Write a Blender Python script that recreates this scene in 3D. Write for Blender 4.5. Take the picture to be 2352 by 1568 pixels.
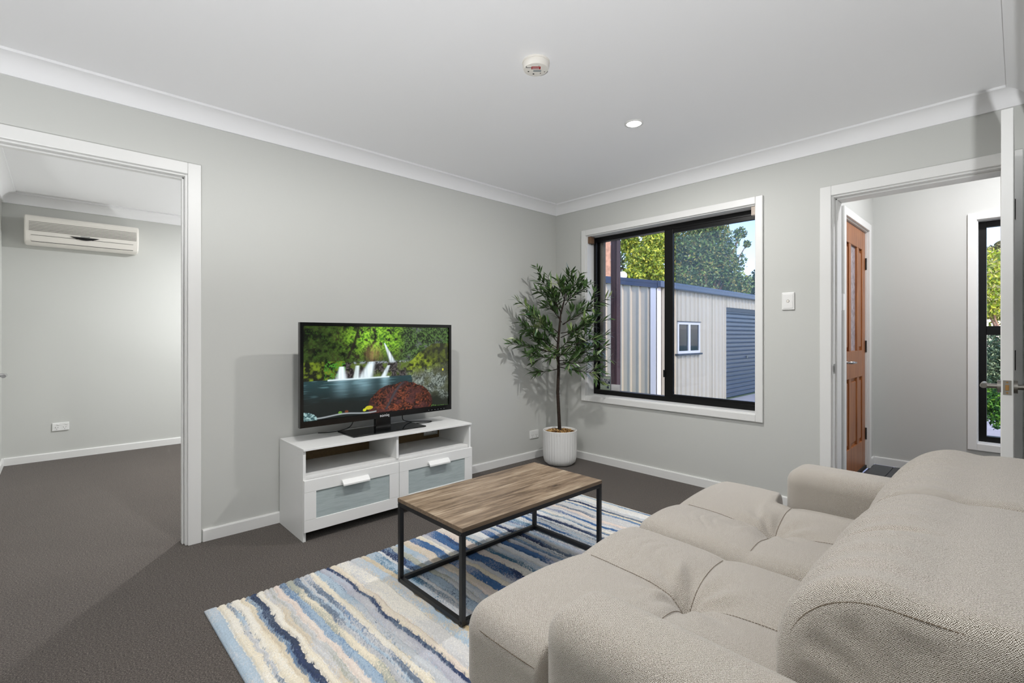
import bpy, bmesh, math, random
import numpy as np
from mathutils import Vector, Matrix

for o in list(bpy.data.objects):
    bpy.data.objects.remove(o, do_unlink=True)
S = bpy.context.scene
COL = S.collection
R = math.radians
random.seed(7)
RNG = np.random.default_rng(11)

# ------------------------------------------------------------------ camera
FPX, IW, IH, HORIZ = 1102.0, 2352.0, 1568.0, 770.0
CAM = Vector((-3.54, -3.12, 1.145))
YAW = R(-43.4)
FWD = Vector((-math.sin(YAW), math.cos(YAW), 0))
RGT = Vector((math.cos(YAW), math.sin(YAW), 0))
cd = bpy.data.cameras.new('camera')
cam = bpy.data.objects.new('camera', cd)
COL.objects.link(cam)
cam.location = CAM
cam.rotation_euler = (R(90), 0, YAW)
cd.sensor_width = 36
cd.sensor_fit = 'HORIZONTAL'
cd.lens = FPX / IW * 36
cd.shift_y = -(IH / 2 - HORIZ) / IW
cd.clip_start = 0.01
S.camera = cam

def ray(px, py):
    """direction of a photo pixel, unit depth"""
    return FWD + RGT * ((px - IW / 2) / FPX) + Vector((0, 0, (HORIZ - py) / FPX))
def at_depth(px, py, d):
    return CAM + ray(px, py) * d
def at_z(px, py, z):
    r = ray(px, py); return CAM + r * ((z - CAM.z) / r.z)
def at_x(px, py, x):
    r = ray(px, py); return CAM + r * ((x - CAM.x) / r.x)
def at_y(px, py, y):
    r = ray(px, py); return CAM + r * ((y - CAM.y) / r.y)

# ------------------------------------------------------------------ world, sun, exposure
W = bpy.data.worlds.new('sky'); S.world = W
W.use_nodes = True
nt = W.node_tree
bg = nt.nodes['Background']
sky = nt.nodes.new('ShaderNodeTexSky')
sky.sky_type = 'NISHITA'
sky.sun_disc = False
sky.sun_elevation = R(38)
sky.sun_rotation = R(200)
sky.air_density = 1.0; sky.dust_density = 0.8; sky.ozone_density = 3.0
tint = nt.nodes.new('ShaderNodeMix'); tint.data_type = 'RGBA'; tint.blend_type = 'MULTIPLY'; tint.inputs[0].default_value = 1.0
tint.inputs[7].default_value = (1.12, 0.97, 1.08, 1)
nt.links.new(sky.outputs[0], tint.inputs[6]); nt.links.new(tint.outputs[2], bg.inputs[0])
bg.inputs[1].default_value = 0.37

sd = bpy.data.lights.new('sun', 'SUN')
sd.energy = 1.25; sd.color = (1.0, 0.87, 0.66); sd.angle = R(1.0)
sun = bpy.data.objects.new('sun', sd); COL.objects.link(sun)
sun.rotation_euler = Vector((0.30, 0.72, -0.62)).to_track_quat('-Z', 'Y').to_euler()
sun.location = (0, -20, 20)

S.view_settings.view_transform = 'Standard'
S.view_settings.look = 'None'
S.view_settings.gamma = 1.0
S.view_settings.use_curve_mapping = False
S.view_settings.exposure = 0.43
DOWNLIGHT_W = 17.0
ADDED_UPLIGHT_W = 18.5  # unit power of the added, unseen ceiling uplights

# ------------------------------------------------------------------ materials
def lin(c):
    return tuple(((x / 12.92) if x <= 0.04045 else ((x + 0.055) / 1.055) ** 2.4) for x in c)
def rgb(r, g, b):
    return lin((r / 255, g / 255, b / 255)) + (1.0,)

class NT:
    def __init__(s, name):
        s.m = bpy.data.materials.new(name); s.m.use_nodes = True
        s.t = s.m.node_tree; s.b = s.t.nodes['Principled BSDF']; s.out = s.t.nodes['Material Output']
    def n(s, typ, **kw):
        nd = s.t.nodes.new('ShaderNode' + typ)
        for k, v in kw.items():
            if k.startswith('i_'):
                key = k[2:].replace('_', ' ')
                nd.inputs[key].default_value = v
            else:
                setattr(nd, k, v)
        return nd
    def l(s, a, b): s.t.links.new(a, b)
    def ramp(s, fac, stops):
        r = s.n('ValToRGB'); e = r.color_ramp.elements
        while len(e) < len(stops): e.new(0.5)
        for el, (p, c) in zip(e, stops): el.position = p; el.color = c
        s.l(fac, r.inputs[0]); return r.outputs[0]
    def coord(s, scale=(1, 1, 1), kind='Object', rot=(0, 0, 0)):
        tc = s.n('TexCoord'); mp = s.n('Mapping')
        mp.inputs['Scale'].default_value = scale; mp.inputs['Rotation'].default_value = rot
        s.l(tc.outputs[kind], mp.inputs[0]); return mp.outputs[0]
    def noise(s, vec, scale, detail=3, rough=0.55, dist=0.0):
        t = s.n('TexNoise'); t.inputs['Scale'].default_value = scale; t.inputs['Detail'].default_value = detail
        t.inputs['Roughness'].default_value = rough; t.inputs['Distortion'].default_value = dist
        s.l(vec, t.inputs['Vector']); return t.outputs['Fac']
    def bump(s, h, strength=0.2, dist=0.002, normal=None):
        b = s.n('Bump'); b.inputs['Strength'].default_value = strength; b.inputs['Distance'].default_value = dist
        s.l(h, b.inputs['Height'])
        if normal is not None: s.l(normal, b.inputs['Normal'])
        s.l(b.outputs[0], s.b.inputs['Normal']); return b.outputs[0]

def plain(name, col, rough=0.5, metal=0.0, spec=None, bump=None, vary=0.0, vscale=20.0):
    k = NT(name)
    k.b.inputs['Base Color'].default_value = col
    k.b.inputs['Roughness'].default_value = rough
    k.b.inputs['Metallic'].default_value = metal
    if spec is not None: k.b.inputs['Specular IOR Level'].default_value = spec
    if vary:
        v = k.coord()
        f = k.noise(v, vscale, 4)
        a = tuple(max(0, c * (1 - vary)) for c in col[:3]) + (1,)
        b = tuple(min(1, c * (1 + vary)) for c in col[:3]) + (1,)
        k.l(k.ramp(f, [(0.3, a), (0.7, b)]), k.b.inputs['Base Color'])
    if bump:
        sc, st, ds = bump
        k.bump(k.noise(k.coord(), sc, 2), st, ds)
    return k.m

def emit(name, col, strength):
    k = NT(name)
    k.b.inputs['Base Color'].default_value = (0, 0, 0, 1)
    k.b.inputs['Emission Color'].default_value = col
    k.b.inputs['Emission Strength'].default_value = strength
    return k.m

def glassy(name, tint=(1, 1, 1, 1), refl=0.5, haze=None):
    """thin window pane: clear, with a fresnel reflection"""
    k = NT(name)
    tr = k.n('BsdfTransparent'); tr.inputs[0].default_value = tint
    gl = k.n('BsdfGlossy'); gl.inputs['Roughness'].default_value = 0.01
    fr = k.n('Fresnel'); fr.inputs[0].default_value = 1.45
    mu = k.n('Math', operation='MULTIPLY'); mu.inputs[1].default_value = refl
    k.l(fr.outputs[0], mu.inputs[0])
    mx = k.n('MixShader'); k.l(mu.outputs[0], mx.inputs[0]); k.l(tr.outputs[0], mx.inputs[1]); k.l(gl.outputs[0], mx.inputs[2])
    last = mx.outputs[0]
    if haze:
        df = k.n('BsdfDiffuse'); df.inputs[0].default_value = haze[0]
        m2 = k.n('MixShader'); m2.inputs[0].default_value = haze[1]
        k.l(last, m2.inputs[1]); k.l(df.outputs[0], m2.inputs[2]); last = m2.outputs[0]
    k.l(last, k.out.inputs[0])
    return k.m

M = {}
M['wall'] = plain('grey_wall_paint', rgb(203, 204, 200), 0.62, bump=(350, 0.06, 0.001))
M['ceiling'] = plain('ceiling_paint', rgb(245, 245, 246), 0.85)
M['trim'] = plain('white_gloss_trim', rgb(232, 232, 230), 0.38)
M['cornice'] = plain('cornice_paint', rgb(244, 244, 245), 0.7)
M['white_lam'] = plain('white_laminate', rgb(236, 236, 234), 0.3)
M['plastic'] = plain('white_plastic', rgb(236, 236, 234), 0.35)
M['cream_plastic'] = plain('aged_white_plastic', rgb(236, 232, 224), 0.35)
M['black_alu'] = plain('black_powdercoat', rgb(5, 5, 6), 0.4, spec=0.3)
M['black_steel'] = plain('black_steel_tube', rgb(16, 17, 20), 0.38, bump=(600, 0.05, 0.001))
M['black_plastic'] = plain('black_gloss_plastic', rgb(9, 9, 10), 0.12)
M['black_glass'] = plain('black_glass', rgb(8, 11, 12), 0.04)
M['chrome'] = plain('brushed_chrome', rgb(190, 190, 192), 0.22, 1.0)
M['nickel'] = plain('satin_nickel', rgb(150, 146, 140), 0.33, 1.0)
M['slot'] = plain('dark_slot', rgb(45, 40, 36), 0.7)
M['grey_slot'] = plain('grey_slot', rgb(120, 116, 110), 0.7)
M['hardboard'] = plain('brown_hardboard', rgb(112, 92, 62), 0.75, vary=0.12, vscale=60)
M['frost'] = None
M['glass'] = glassy('window_glass', (0.985, 0.99, 0.988, 1), 0.45)
M['screen_mesh'] = glassy('insect_screen', (0.93, 0.97, 1.0, 1), 0.0, (rgb(120, 150, 185), 0.16))

k = NT('frosted_glass')
k.b.inputs['Base Color'].default_value = rgb(170, 186, 188)
k.b.inputs['Roughness'].default_value = 0.16
v = k.coord((1, 1, 1), rot=(0, R(24), 0))
f = k.noise(k.coord((6, 60, 60), rot=(0, R(18), 0)), 2.0, 3)
k.l(k.ramp(f, [(0.3, rgb(164, 176, 176)), (0.7, rgb(180, 191, 191))]), k.b.inputs['Base Color'])
M['frost'] = k.m

# carpet: short dark loop pile
def carpet(name, ca, cb, cc):
    k = NT(name)
    v = k.coord()
    f1 = k.noise(v, 420, 2, 0.7)
    f2 = k.noise(k.coord((180, 520, 1)), 1.0, 2)
    ad = k.n('Math', operation='MULTIPLY_ADD'); ad.inputs[1].default_value = 0.5
    k.l(f1, ad.inputs[0])
    m2 = k.n('Math', operation='MULTIPLY'); m2.inputs[1].default_value = 0.5
    k.l(f2, m2.inputs[0]); k.l(m2.outputs[0], ad.inputs[2])
    c = k.ramp(ad.outputs[0], [(0.32, ca), (0.5, cb), (0.68, cc)])
    f4 = k.noise(v, 150, 2, 0.8)
    f3 = k.noise(v, 2.2, 3)
    mx = k.n('Mix', data_type='RGBA', blend_type='MULTIPLY'); mx.inputs[0].default_value = 0.35
    k.l(c, mx.inputs[6]); k.l(k.ramp(f3, [(0.3, (0.75, 0.75, 0.75, 1)), (0.7, (1, 1, 1, 1))]), mx.inputs[7])
    mx4 = k.n('Mix', data_type='RGBA', blend_type='MULTIPLY'); mx4.inputs[0].default_value = 1.0
    k.l(mx.outputs[2], mx4.inputs[6]); k.l(k.ramp(f4, [(0.30, (0.45, 0.45, 0.45, 1)), (0.5, (0.95, 0.95, 0.95, 1)), (0.70, (1.5, 1.5, 1.5, 1))]), mx4.inputs[7])
    k.l(mx4.outputs[2], k.b.inputs['Base Color'])
    k.b.inputs['Roughness'].default_value = 0.95
    k.b.inputs['Specular IOR Level'].default_value = 0.1
    k.b.inputs['Sheen Weight'].default_value = 0.15
    k.bump(ad.outputs[0], 0.8, 0.004)
    return k.m
M['carpet'] = carpet('charcoal_loop_carpet', rgb(20, 18, 16), rgb(78, 71, 66), rgb(158, 148, 139))

# woven sofa fabric, weave in metres on the UV map
k = NT('oatmeal_weave_fabric')
uv = k.n('UVMap')
sp = k.n('SeparateXYZ'); k.l(uv.outputs[0], sp.inputs[0])
def wave(sock, freq):
    a = k.n('Math', operation='MULTIPLY'); a.inputs[1].default_value = freq; k.l(sock, a.inputs[0])
    b = k.n('Math', operation='SINE'); k.l(a.outputs[0], b.inputs[0]); return b.outputs[0]
PITCH = 0.0027
jn = k.n('TexNoise'); jn.inputs['Scale'].default_value = 210; jn.inputs['Detail'].default_value = 2; k.l(uv.outputs[0], jn.inputs['Vector'])
js = k.n('VectorMath', operation='SCALE'); js.inputs['Scale'].default_value = 0.0030; k.l(jn.outputs['Color'], js.inputs[0])
jv = k.n('VectorMath', operation='ADD'); k.l(uv.outputs[0], jv.inputs[0]); k.l(js.outputs[0], jv.inputs[1])
k.t.links.remove(sp.inputs[0].links[0]); k.l(jv.outputs[0], sp.inputs[0])
a = wave(sp.outputs[0], 2 * math.pi / PITCH); b = wave(sp.outputs[1], 2 * math.pi / PITCH)
pr = k.n('Math', operation='MULTIPLY'); k.l(a, pr.inputs[0]); k.l(b, pr.inputs[1])
nz = k.noise(uv.outputs[0], 500, 2, 0.7)
su = k.n('Math', operation='MULTIPLY_ADD'); su.inputs[1].default_value = 0.40; k.l(pr.outputs[0], su.inputs[0])
nn = k.n('Math', operation='MULTIPLY_ADD'); nn.inputs[1].default_value = 0.7; nn.inputs[2].default_value = 0.15
k.l(nz, nn.inputs[0]); k.l(nn.outputs[0], su.inputs[2])
colr = k.ramp(su.outputs[0], [(0.22, rgb(52, 42, 30)), (0.43, rgb(146, 136, 122)), (0.61, rgb(204, 198, 188)), (0.86, rgb(230, 226, 220))])
mel = k.noise(uv.outputs[0], 90, 3, 0.6)
mx = k.n('Mix', data_type='RGBA', blend_type='MULTIPLY'); mx.inputs[0].default_value = 0.5
k.l(colr, mx.inputs[6]); k.l(k.ramp(mel, [(0.3, (0.82, 0.80, 0.78, 1)), (0.7, (1, 1, 1, 1))]), mx.inputs[7])
k.l(mx.outputs[2], k.b.inputs['Base Color'])
k.b.inputs['Roughness'].default_value = 0.9
k.b.inputs['Specular IOR Level'].default_value = 0.15
k.b.inputs['Sheen Weight'].default_value = 0.25
k.b.inputs['Sheen Roughness'].default_value = 0.5
k.bump(su.outputs[0], 0.45, 0.0012)
M['fabric'] = k.m
M['thread'] = plain('brown_thread', rgb(104, 90, 74), 0.9)

def wood(name, stops, scale=(2.0, 26, 26), rough=0.45, detail=5, bumpst=0.15):
    k = NT(name)
    v = k.coord(scale)
    f = k.noise(v, 1.6, detail, 0.6, 0.9)
    k.l(k.ramp(f, stops), k.b.inputs['Base Color'])
    k.b.inputs['Roughness'].default_value = rough
    k.bump(f, bumpst, 0.002)
    return k.m
M['door_wood'] = wood('varnished_red_cedar', [(0.25, rgb(118, 66, 36)), (0.5, rgb(158, 98, 56)), (0.75, rgb(182, 122, 74))], (30, 30, 1.6), 0.35)
M['post_wood'] = wood('stained_hardwood', [(0.25, rgb(62, 40, 36)), (0.55, rgb(104, 66, 58)), (0.8, rgb(132, 92, 82))], (30, 30, 1.5), 0.55)
# rustic table laminate
k = NT('rustic_oak_laminate')
v = k.coord((2.2, 30, 20))
f = k.noise(v, 1.3, 8, 0.66, 1.4)
f2 = k.noise(k.coord((1.2, 7, 4)), 1.8, 4, 0.6, 0.6)
mm = k.n('Math', operation='MULTIPLY_ADD'); mm.inputs[1].default_value = 0.55; k.l(f, mm.inputs[0])
m3 = k.n('Math', operation='MULTIPLY'); m3.inputs[1].default_value = 0.45; k.l(f2, m3.inputs[0]); k.l(m3.outputs[0], mm.inputs[2])
k.l(k.ramp(mm.outputs[0], [(0.30, rgb(58, 47, 38)), (0.42, rgb(102, 85, 68)), (0.51, rgb(138, 119, 98)), (0.63, rgb(176, 160, 138))]), k.b.inputs['Base Color'])
k.b.inputs['Roughness'].default_value = 0.37
k.bump(f, 0.25, 0.0015)
M['table_wood'] = k.m
M['table_edge'] = wood('oak_edge_band', [(0.3, rgb(92, 76, 60)), (0.7, rgb(132, 112, 90))], (3, 40, 60), 0.5)

def vcol(name, rough=0.9, noise=None, emission=0.0, spec=0.2, bump=None):
    k = NT(name)
    at = k.n('Attribute', attribute_name='Col')
    src = at.outputs['Color']
    if noise:
        sc, lo, hi = noise
        f = k.noise(k.coord(), sc, 2, 0.7)
        mx = k.n('Mix', data_type='RGBA', blend_type='MULTIPLY'); mx.inputs[0].default_value = 1.0
        k.l(src, mx.inputs[6]); k.l(k.ramp(f, [(0.3, (lo, lo, lo, 1)), (0.7, (hi, hi, hi, 1))]), mx.inputs[7]); src = mx.outputs[2]
        if bump: k.bump(f, bump[0], bump[1])
    if emission:
        k.b.inputs['Base Color'].default_value = (0.004, 0.004, 0.004, 1)
        k.l(src, k.b.inputs['Emission Color']); k.b.inputs['Emission Strength'].default_value = emission
    else:
        k.l(src, k.b.inputs['Base Color'])
    k.b.inputs['Roughness'].default_value = rough
    k.b.inputs['Specular IOR Level'].default_value = spec
    return k.m
M['rug'] = vcol('rug_pile', 0.95, (330, 0.80, 1.12), bump=(0.6, 0.003), spec=0.1)
M['screen'] = vcol('tv_picture', 0.15, emission=0.9, spec=0.5)
M['foliage'] = vcol('leaf_colour', 0.55, spec=0.3)
M['mulch'] = vcol('bark_mulch', 0.9)
k = NT('olive_leaf')
v = k.coord(); oi = k.n('ObjectInfo')
k.l(k.ramp(oi.outputs['Random'], [(0.0, rgb(44, 78, 44)), (0.45, rgb(84, 116, 62)), (0.8, rgb(128, 146, 88)), (1.0, rgb(186, 192, 160))]), k.b.inputs['Base Color'])  # palest leaves carry the glossy highlights in their base colour
k.b.inputs['Roughness'].default_value = 0.28
M['olive'] = k.m
M['olive_stuff'] = plain('olive_leaf_mass', rgb(76, 104, 58), 0.3, vary=0.5, vscale=30)
M['bark'] = plain('dark_bark', rgb(48, 36, 28), 0.9, vary=0.35, vscale=60, bump=(120, 0.6, 0.004))
M['gum_bark'] = plain('pale_gum_bark', rgb(176, 138, 112), 0.9, vary=0.3, vscale=5, bump=(14, 0.4, 0.03))
M['branch'] = plain('branch_bark', rgb(128, 98, 74), 0.9, vary=0.25, vscale=8)
M['pot'] = plain('white_matte_pot', rgb(234, 234, 232), 0.5)
M['shed_cream'] = plain('cream_steel_cladding', rgb(196, 188, 164), 0.45, vary=0.03, vscale=1.2)
M['shed_navy'] = plain('navy_steel_trim', rgb(46, 64, 90), 0.3)
M['shed_white'] = plain('white_steel_trim', rgb(226, 226, 222), 0.4)
M['roller'] = plain('blue_grey_roller', rgb(44, 55, 70), 0.3)
M['concrete'] = plain('pale_concrete', rgb(176, 172, 166), 0.85, vary=0.1, vscale=3)
M['grass'] = plain('mown_grass', rgb(96, 112, 60), 0.95, vary=0.3, vscale=14)
M['brick'] = plain('render_grey', rgb(150, 146, 138), 0.9, vary=0.1, vscale=30)
M['vinyl'] = plain('slate_vinyl', rgb(66, 68, 72), 0.4, vary=0.18, vscale=6)
M['red_print'] = plain('red_label', rgb(170, 34, 34), 0.5)
M['grey_print'] = plain('grey_label', rgb(150, 156, 156), 0.5)
M['dark_print'] = plain('dark_label', rgb(44, 48, 54), 0.5)
M['navy_print'] = plain('navy_label', rgb(52, 60, 78), 0.5)
M['pale_print'] = plain('pale_green_label', rgb(176, 190, 172), 0.5)
M['brown_wood'] = plain('brown_bracket', rgb(112, 84, 62), 0.6, vary=0.2, vscale=80)
M['beige_wood'] = plain('beige_bracket', rgb(196, 182, 170), 0.6, vary=0.1, vscale=80)
M['obscure'] = plain('obscure_glass', rgb(178, 172, 180), 0.12, vary=0.3, vscale=24, bump=(60, 0.6, 0.006))
M['cable'] = plain('black_cable', rgb(12, 12, 12), 0.5)
M['lens'] = emit('downlight_lens', (1.0, 0.97, 0.92, 1), 14.0)
M['white_print'] = plain('white_lettering', rgb(220, 220, 222), 0.5)
M['dome'] = plain('white_dome', rgb(240, 240, 238), 0.4)
M['brass'] = plain('brass_screw', rgb(170, 130, 80), 0.35, 1.0)

# ------------------------------------------------------------------ mesh helpers
class MB:
    def __init__(s): s.v = []; s.f = []
    def add(s, vs, fs):
        o = len(s.v); s.v += [tuple(p) for p in vs]; s.f += [tuple(i + o for i in f) for f in fs]; return s
    def box(s, x0, x1, y0, y1, z0, z1):
        x0, x1 = min(x0, x1), max(x0, x1); y0, y1 = min(y0, y1), max(y0, y1); z0, z1 = min(z0, z1), max(z0, z1)
        return s.add([(x0, y0, z0), (x1, y0, z0), (x1, y1, z0), (x0, y1, z0), (x0, y0, z1), (x1, y0, z1), (x1, y1, z1), (x0, y1, z1)],
                     [(3, 2, 1, 0), (4, 5, 6, 7), (0, 1, 5, 4), (1, 2, 6, 5), (2, 3, 7, 6), (3, 0, 4, 7)])
    def tube(s, pts, rad, n=8, cap=True):
        pts = [Vector(p) for p in pts]
        if not hasattr(rad, '__len__'): rad = [rad] * len(pts)
        vs = []; fs = []; ref = None
        for i, p in enumerate(pts):
            d = (pts[min(i + 1, len(pts) - 1)] - pts[max(i - 1, 0)]).normalized()
            if ref is None:
                ref = Vector((0, 0, 1)) if abs(d.z) < 0.9 else Vector((1, 0, 0))
            u = (ref - d * ref.dot(d)).normalized(); w = d.cross(u); ref = u
            for j in range(n):
                a = 2 * math.pi * j / n
                vs.append(p + u * (math.cos(a) * rad[i]) + w * (math.sin(a) * rad[i]))
        for i in range(len(pts) - 1):
            for j in range(n):
                a = i * n + j; b = i * n + (j + 1) % n
                fs.append((a, b, b + n, a + n))
        if cap:
            fs.append(tuple(range(n - 1, -1, -1))); fs.append(tuple((len(pts) - 1) * n + j for j in range(n)))
        return s.add(vs, fs)
    def lathe(s, prof, c=(0, 0, 0), n=32, capb=True, capt=True):
        vs = []; fs = []
        for r, z in prof:
            for j in range(n):
                a = 2 * math.pi * j / n
                vs.append((c[0] + r * math.cos(a), c[1] + r * math.sin(a), c[2] + z))
        for i in range(len(prof) - 1):
            for j in range(n):
                a = i * n + j; b = i * n + (j + 1) % n
                fs.append((a, b, b + n, a + n))
        if capb: fs.append(tuple(range(n - 1, -1, -1)))
        if capt: fs.append(tuple((len(prof) - 1) * n + j for j in range(n)))
        return s.add(vs, fs)
    def prism(s, poly, axis, a0, a1):
        """closed polygon of 2D points, extruded along an axis"""
        def P(q, a):
            return {'x': (a, q[0], q[1]), 'y': (q[0], a, q[1]), 'z': (q[0], q[1], a)}[axis]
        n = len(poly)
        vs = [P(q, a0) for q in poly] + [P(q, a1) for q in poly]
        fs = [tuple(range(n)), tuple(range(2 * n - 1, n - 1, -1))]
        for i in range(n):
            j = (i + 1) % n; fs.append((i, i + n, j + n, j))
        return s.add(vs, fs)

def tag(o, label=None, cat=None, group=None, kind=None):
    if label: o['label'] = label
    if cat: o['category'] = cat
    if group: o['group'] = group
    if kind: o['kind'] = kind
    return o

def make(name, mb, mat, parent=None, smooth=False, bevel=0.0, seg=2, off=None, fixn=True, auto=None):
    me = bpy.data.meshes.new(name)
    v = mb.v
    if off is not None: v = [(p[0] - off[0], p[1] - off[1], p[2] - off[2]) for p in v]
    me.from_pydata(v, [], mb.f)
    if fixn:
        bm = bmesh.new(); bm.from_mesh(me); bmesh.ops.recalc_face_normals(bm, faces=bm.faces); bm.to_mesh(me); bm.free()
    if smooth:
        for p in me.polygons: p.use_smooth = True
    if auto is not None:
        me.set_sharp_from_angle(angle=R(auto))
    me.materials.append(mat)
    o = bpy.data.objects.new(name, me); COL.objects.link(o)
    if parent is not None: o.parent = parent
    if bevel > 0:
        b = o.modifiers.new('bevel', 'BEVEL'); b.width = bevel; b.segments = seg; b.limit_method = 'ANGLE'
        b.harden_normals = False
    return o

def np_mesh(name, verts, quads, mat, parent=None, smooth=True, colors=None, uv=None):
    me = bpy.data.meshes.new(name)
    verts = np.asarray(verts, np.float32); quads = np.asarray(quads, np.int32)
    k_ = quads.shape[1]
    me.vertices.add(len(verts)); me.vertices.foreach_set('co', verts.ravel())
    me.loops.add(quads.size); me.loops.foreach_set('vertex_index', quads.ravel())
    me.polygons.add(len(quads))
    me.polygons.foreach_set('loop_start', np.arange(0, quads.size, k_, dtype=np.int32))
    me.polygons.foreach_set('loop_total', np.full(len(quads), k_, np.int32))
    me.polygons.foreach_set('use_smooth', np.full(len(quads), bool(smooth)))
    me.update(calc_edges=True)
    if colors is not None:
        ca = me.color_attributes.new('Col', 'FLOAT_COLOR', 'POINT')
        c4 = np.ones((len(verts), 4), np.float32); c4[:, :3] = colors
        ca.data.foreach_set('color', c4.ravel())
    if uv is not None:
        ul = me.uv_layers.new(name='UVMap')
        ul.data.foreach_set('uv', np.asarray(uv, np.float32)[quads.ravel()].ravel() if len(uv) == len(verts) else np.asarray(uv, np.float32).ravel())
    me.validate()
    me.materials.append(mat)
    o = bpy.data.objects.new(name, me); COL.objects.link(o)
    if parent is not None: o.parent = parent
    return o

def empty(name, label, cat, loc=(0, 0, 0), rotz=0.0, group=None, kind=None):
    o = bpy.data.objects.new(name, None); COL.objects.link(o)
    o.location = loc; o.rotation_euler = (0, 0, rotz); o.empty_display_size = 0.05
    return tag(o, label, cat, group, kind)

def struct(name, mb, mat, label, parent=None, **kw):
    o = make(name, mb, mat, parent, **kw)
    if parent is None: tag(o, label, name.split('_')[0], kind='structure')
    return o

def textmesh(body, size, mat, name, parent, mtx, extrude=0.0004, align='CENTER'):
    cu = bpy.data.curves.new(name, 'FONT'); cu.body = body; cu.size = size; cu.extrude = extrude
    cu.align_x = align; cu.align_y = 'CENTER'
    t = bpy.data.objects.new('tmp', cu); COL.objects.link(t)
    bpy.context.view_layer.update()
    me = bpy.data.meshes.new_from_object(t.evaluated_get(bpy.context.evaluated_depsgraph_get()))
    bpy.data.objects.remove(t, do_unlink=True)
    me.transform(mtx); me.materials.clear(); me.materials.append(mat)
    o = bpy.data.objects.new(name, me); COL.objects.link(o); o.parent = parent
    return o

# noise on numpy arrays
def vnoise(x, y, seed=0):
    x = np.asarray(x, float); y = np.asarray(y, float)
    xi = np.floor(x).astype(np.int64); yi = np.floor(y).astype(np.int64)
    xf = x - xi; yf = y - yi
    xf = xf * xf * (3 - 2 * xf); yf = yf * yf * (3 - 2 * yf)
    def h(a, b):
        n = (a * 374761393 + b * 668265263 + seed * 1442695041) & 0x7fffffff
        n = ((n ^ (n >> 13)) * 1274126177) & 0x7fffffff
        return ((n ^ (n >> 16)) & 0xffff) / 65535.0
    return (h(xi, yi) * (1 - xf) + h(xi + 1, yi) * xf) * (1 - yf) + (h(xi, yi + 1) * (1 - xf) + h(xi + 1, yi + 1) * xf) * yf
def fbm(x, y, seed=0, oct=4):
    r = 0; a = 0.5; t = 0
    for i in range(oct):
        r = r + a * vnoise(x * 2 ** i, y * 2 ** i, seed + i * 17); t += a; a *= 0.55
    return r / t

# ================================================================== THE ROOM
HC = 2.40          # ceiling height
HH = 2.70          # entry hall ceiling
DW = 2.03          # door opening head
# floors
struct('floor', MB().box(-7.0, 0.0, -7.0, 0.0, -0.30, 0.0), M["carpet"], 'charcoal loop pile carpet of the living room')
struct('floor_bedroom', MB().box(-4.5, 0.0, 0.0, 3.0, -0.30, 0.0), M["carpet"], 'charcoal carpet of the bedroom behind the left doorway')
fh = struct('floor_hall', MB().box(0.0, 1.76, -3.9, -2.22, -0.12, -0.008), M['vinyl'], 'slate grey plank floor of the entry hall')
for i in range(11):
    y0 = -3.9 + i * 0.153
    make('plank', MB().box(0.02, 1.745, y0 + 0.002, min(y0 + 0.151, -2.235), -0.008, 0.0), M['vinyl'], fh, bevel=0.002)
# ceilings
struct('ceiling', MB().box(-7.0, 0.0, -7.0, 0.0, HC, HC + 0.12), M['ceiling'], 'flat white ceiling of the living room')
struct('ceiling_bedroom', MB().box(-4.5, 0.2, 0.0, 3.2, HC, HC + 0.12), M['ceiling'], 'white ceiling of the bedroom')
struct('ceiling_hall', MB().box(0.0, 1.96, -4.1, -2.11, HH, HH + 0.1), M['ceiling'], 'white ceiling of the entry hall')

# TV wall (y = 0) with bedroom doorway
OX0, OX1 = -3.85, -3.02
m = MB()
m.box(-7.0, OX0, 0, 0.11, 0, HC).box(OX1, 0.2, 0, 0.11, 0, HC).box(OX0, OX1, 0, 0.11, DW, HC)
struct('wall_back', m, M['wall'], 'light grey painted wall behind the television')
# window wall (x = 0)
WY0, WY1, WZ0, WZ1 = -1.861, -0.372, 0.59, 2.065
DY0, DY1 = -3.08, -2.30
m = MB()
m.box(0, 0.2, WY1, 0.0, 0, HC)
m.box(0, 0.2, WY0, WY1, 0, WZ0).box(0, 0.2, WY0, WY1, WZ1, HC)
m.box(0, 0.2, DY1, WY0, 0, HC)
m.box(0, 0.2, DY0, DY1, DW, HC + 0.3)
m.box(0, 0.2, -3.9, DY0, 0, HC + 0.3)
struct('wall_right', m, M['wall'], 'light grey painted wall with the window and hall doorway')
# stub wall behind the open white door
struct('wall_front', MB().box(-0.12, 0.0, -3.275, -3.165, 0, HC).box(-4.8, -0.12, -3.275, -3.165, 2.14, HC).box(-4.9, -4.8, -3.275, -3.165, 0, HC), M['wall'], 'grey wall with a wide opening beside the open white door')
# out of view: rest of the open plan room
struct('wall_left', MB().box(-7.1, -7.0, -7.0, 0.11, 0, HC), M['wall'], 'light grey wall along the left of the house')
struct('wall_rear', MB().box(-7.0, 0.0, -7.1, -7.0, 0, HC), M['wall'], 'light grey rear wall of the open plan room')
struct('wall_rear_right', MB().box(0.0, 0.1, -7.0, -4.1, 0, HC), M['wall'], 'light grey side wall of the rear room')
# bedroom
struct('wall_bedroom_back', MB().box(-4.5, 0.2, 3.0, 3.2, 0, HC), M['wall'], 'light grey bedroom wall carrying the air conditioner')
struct('wall_bedroom_left', MB().box(-4.0, -3.9, 0.11, 3.0, 0, HC), M['wall'], 'light grey bedroom side wall at the left edge')
struct('wall_bedroom_right', MB().box(-0.1, 0.2, 0.11, 3.0, 0, HC), M['wall'], 'light grey bedroom wall on the right')
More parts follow.
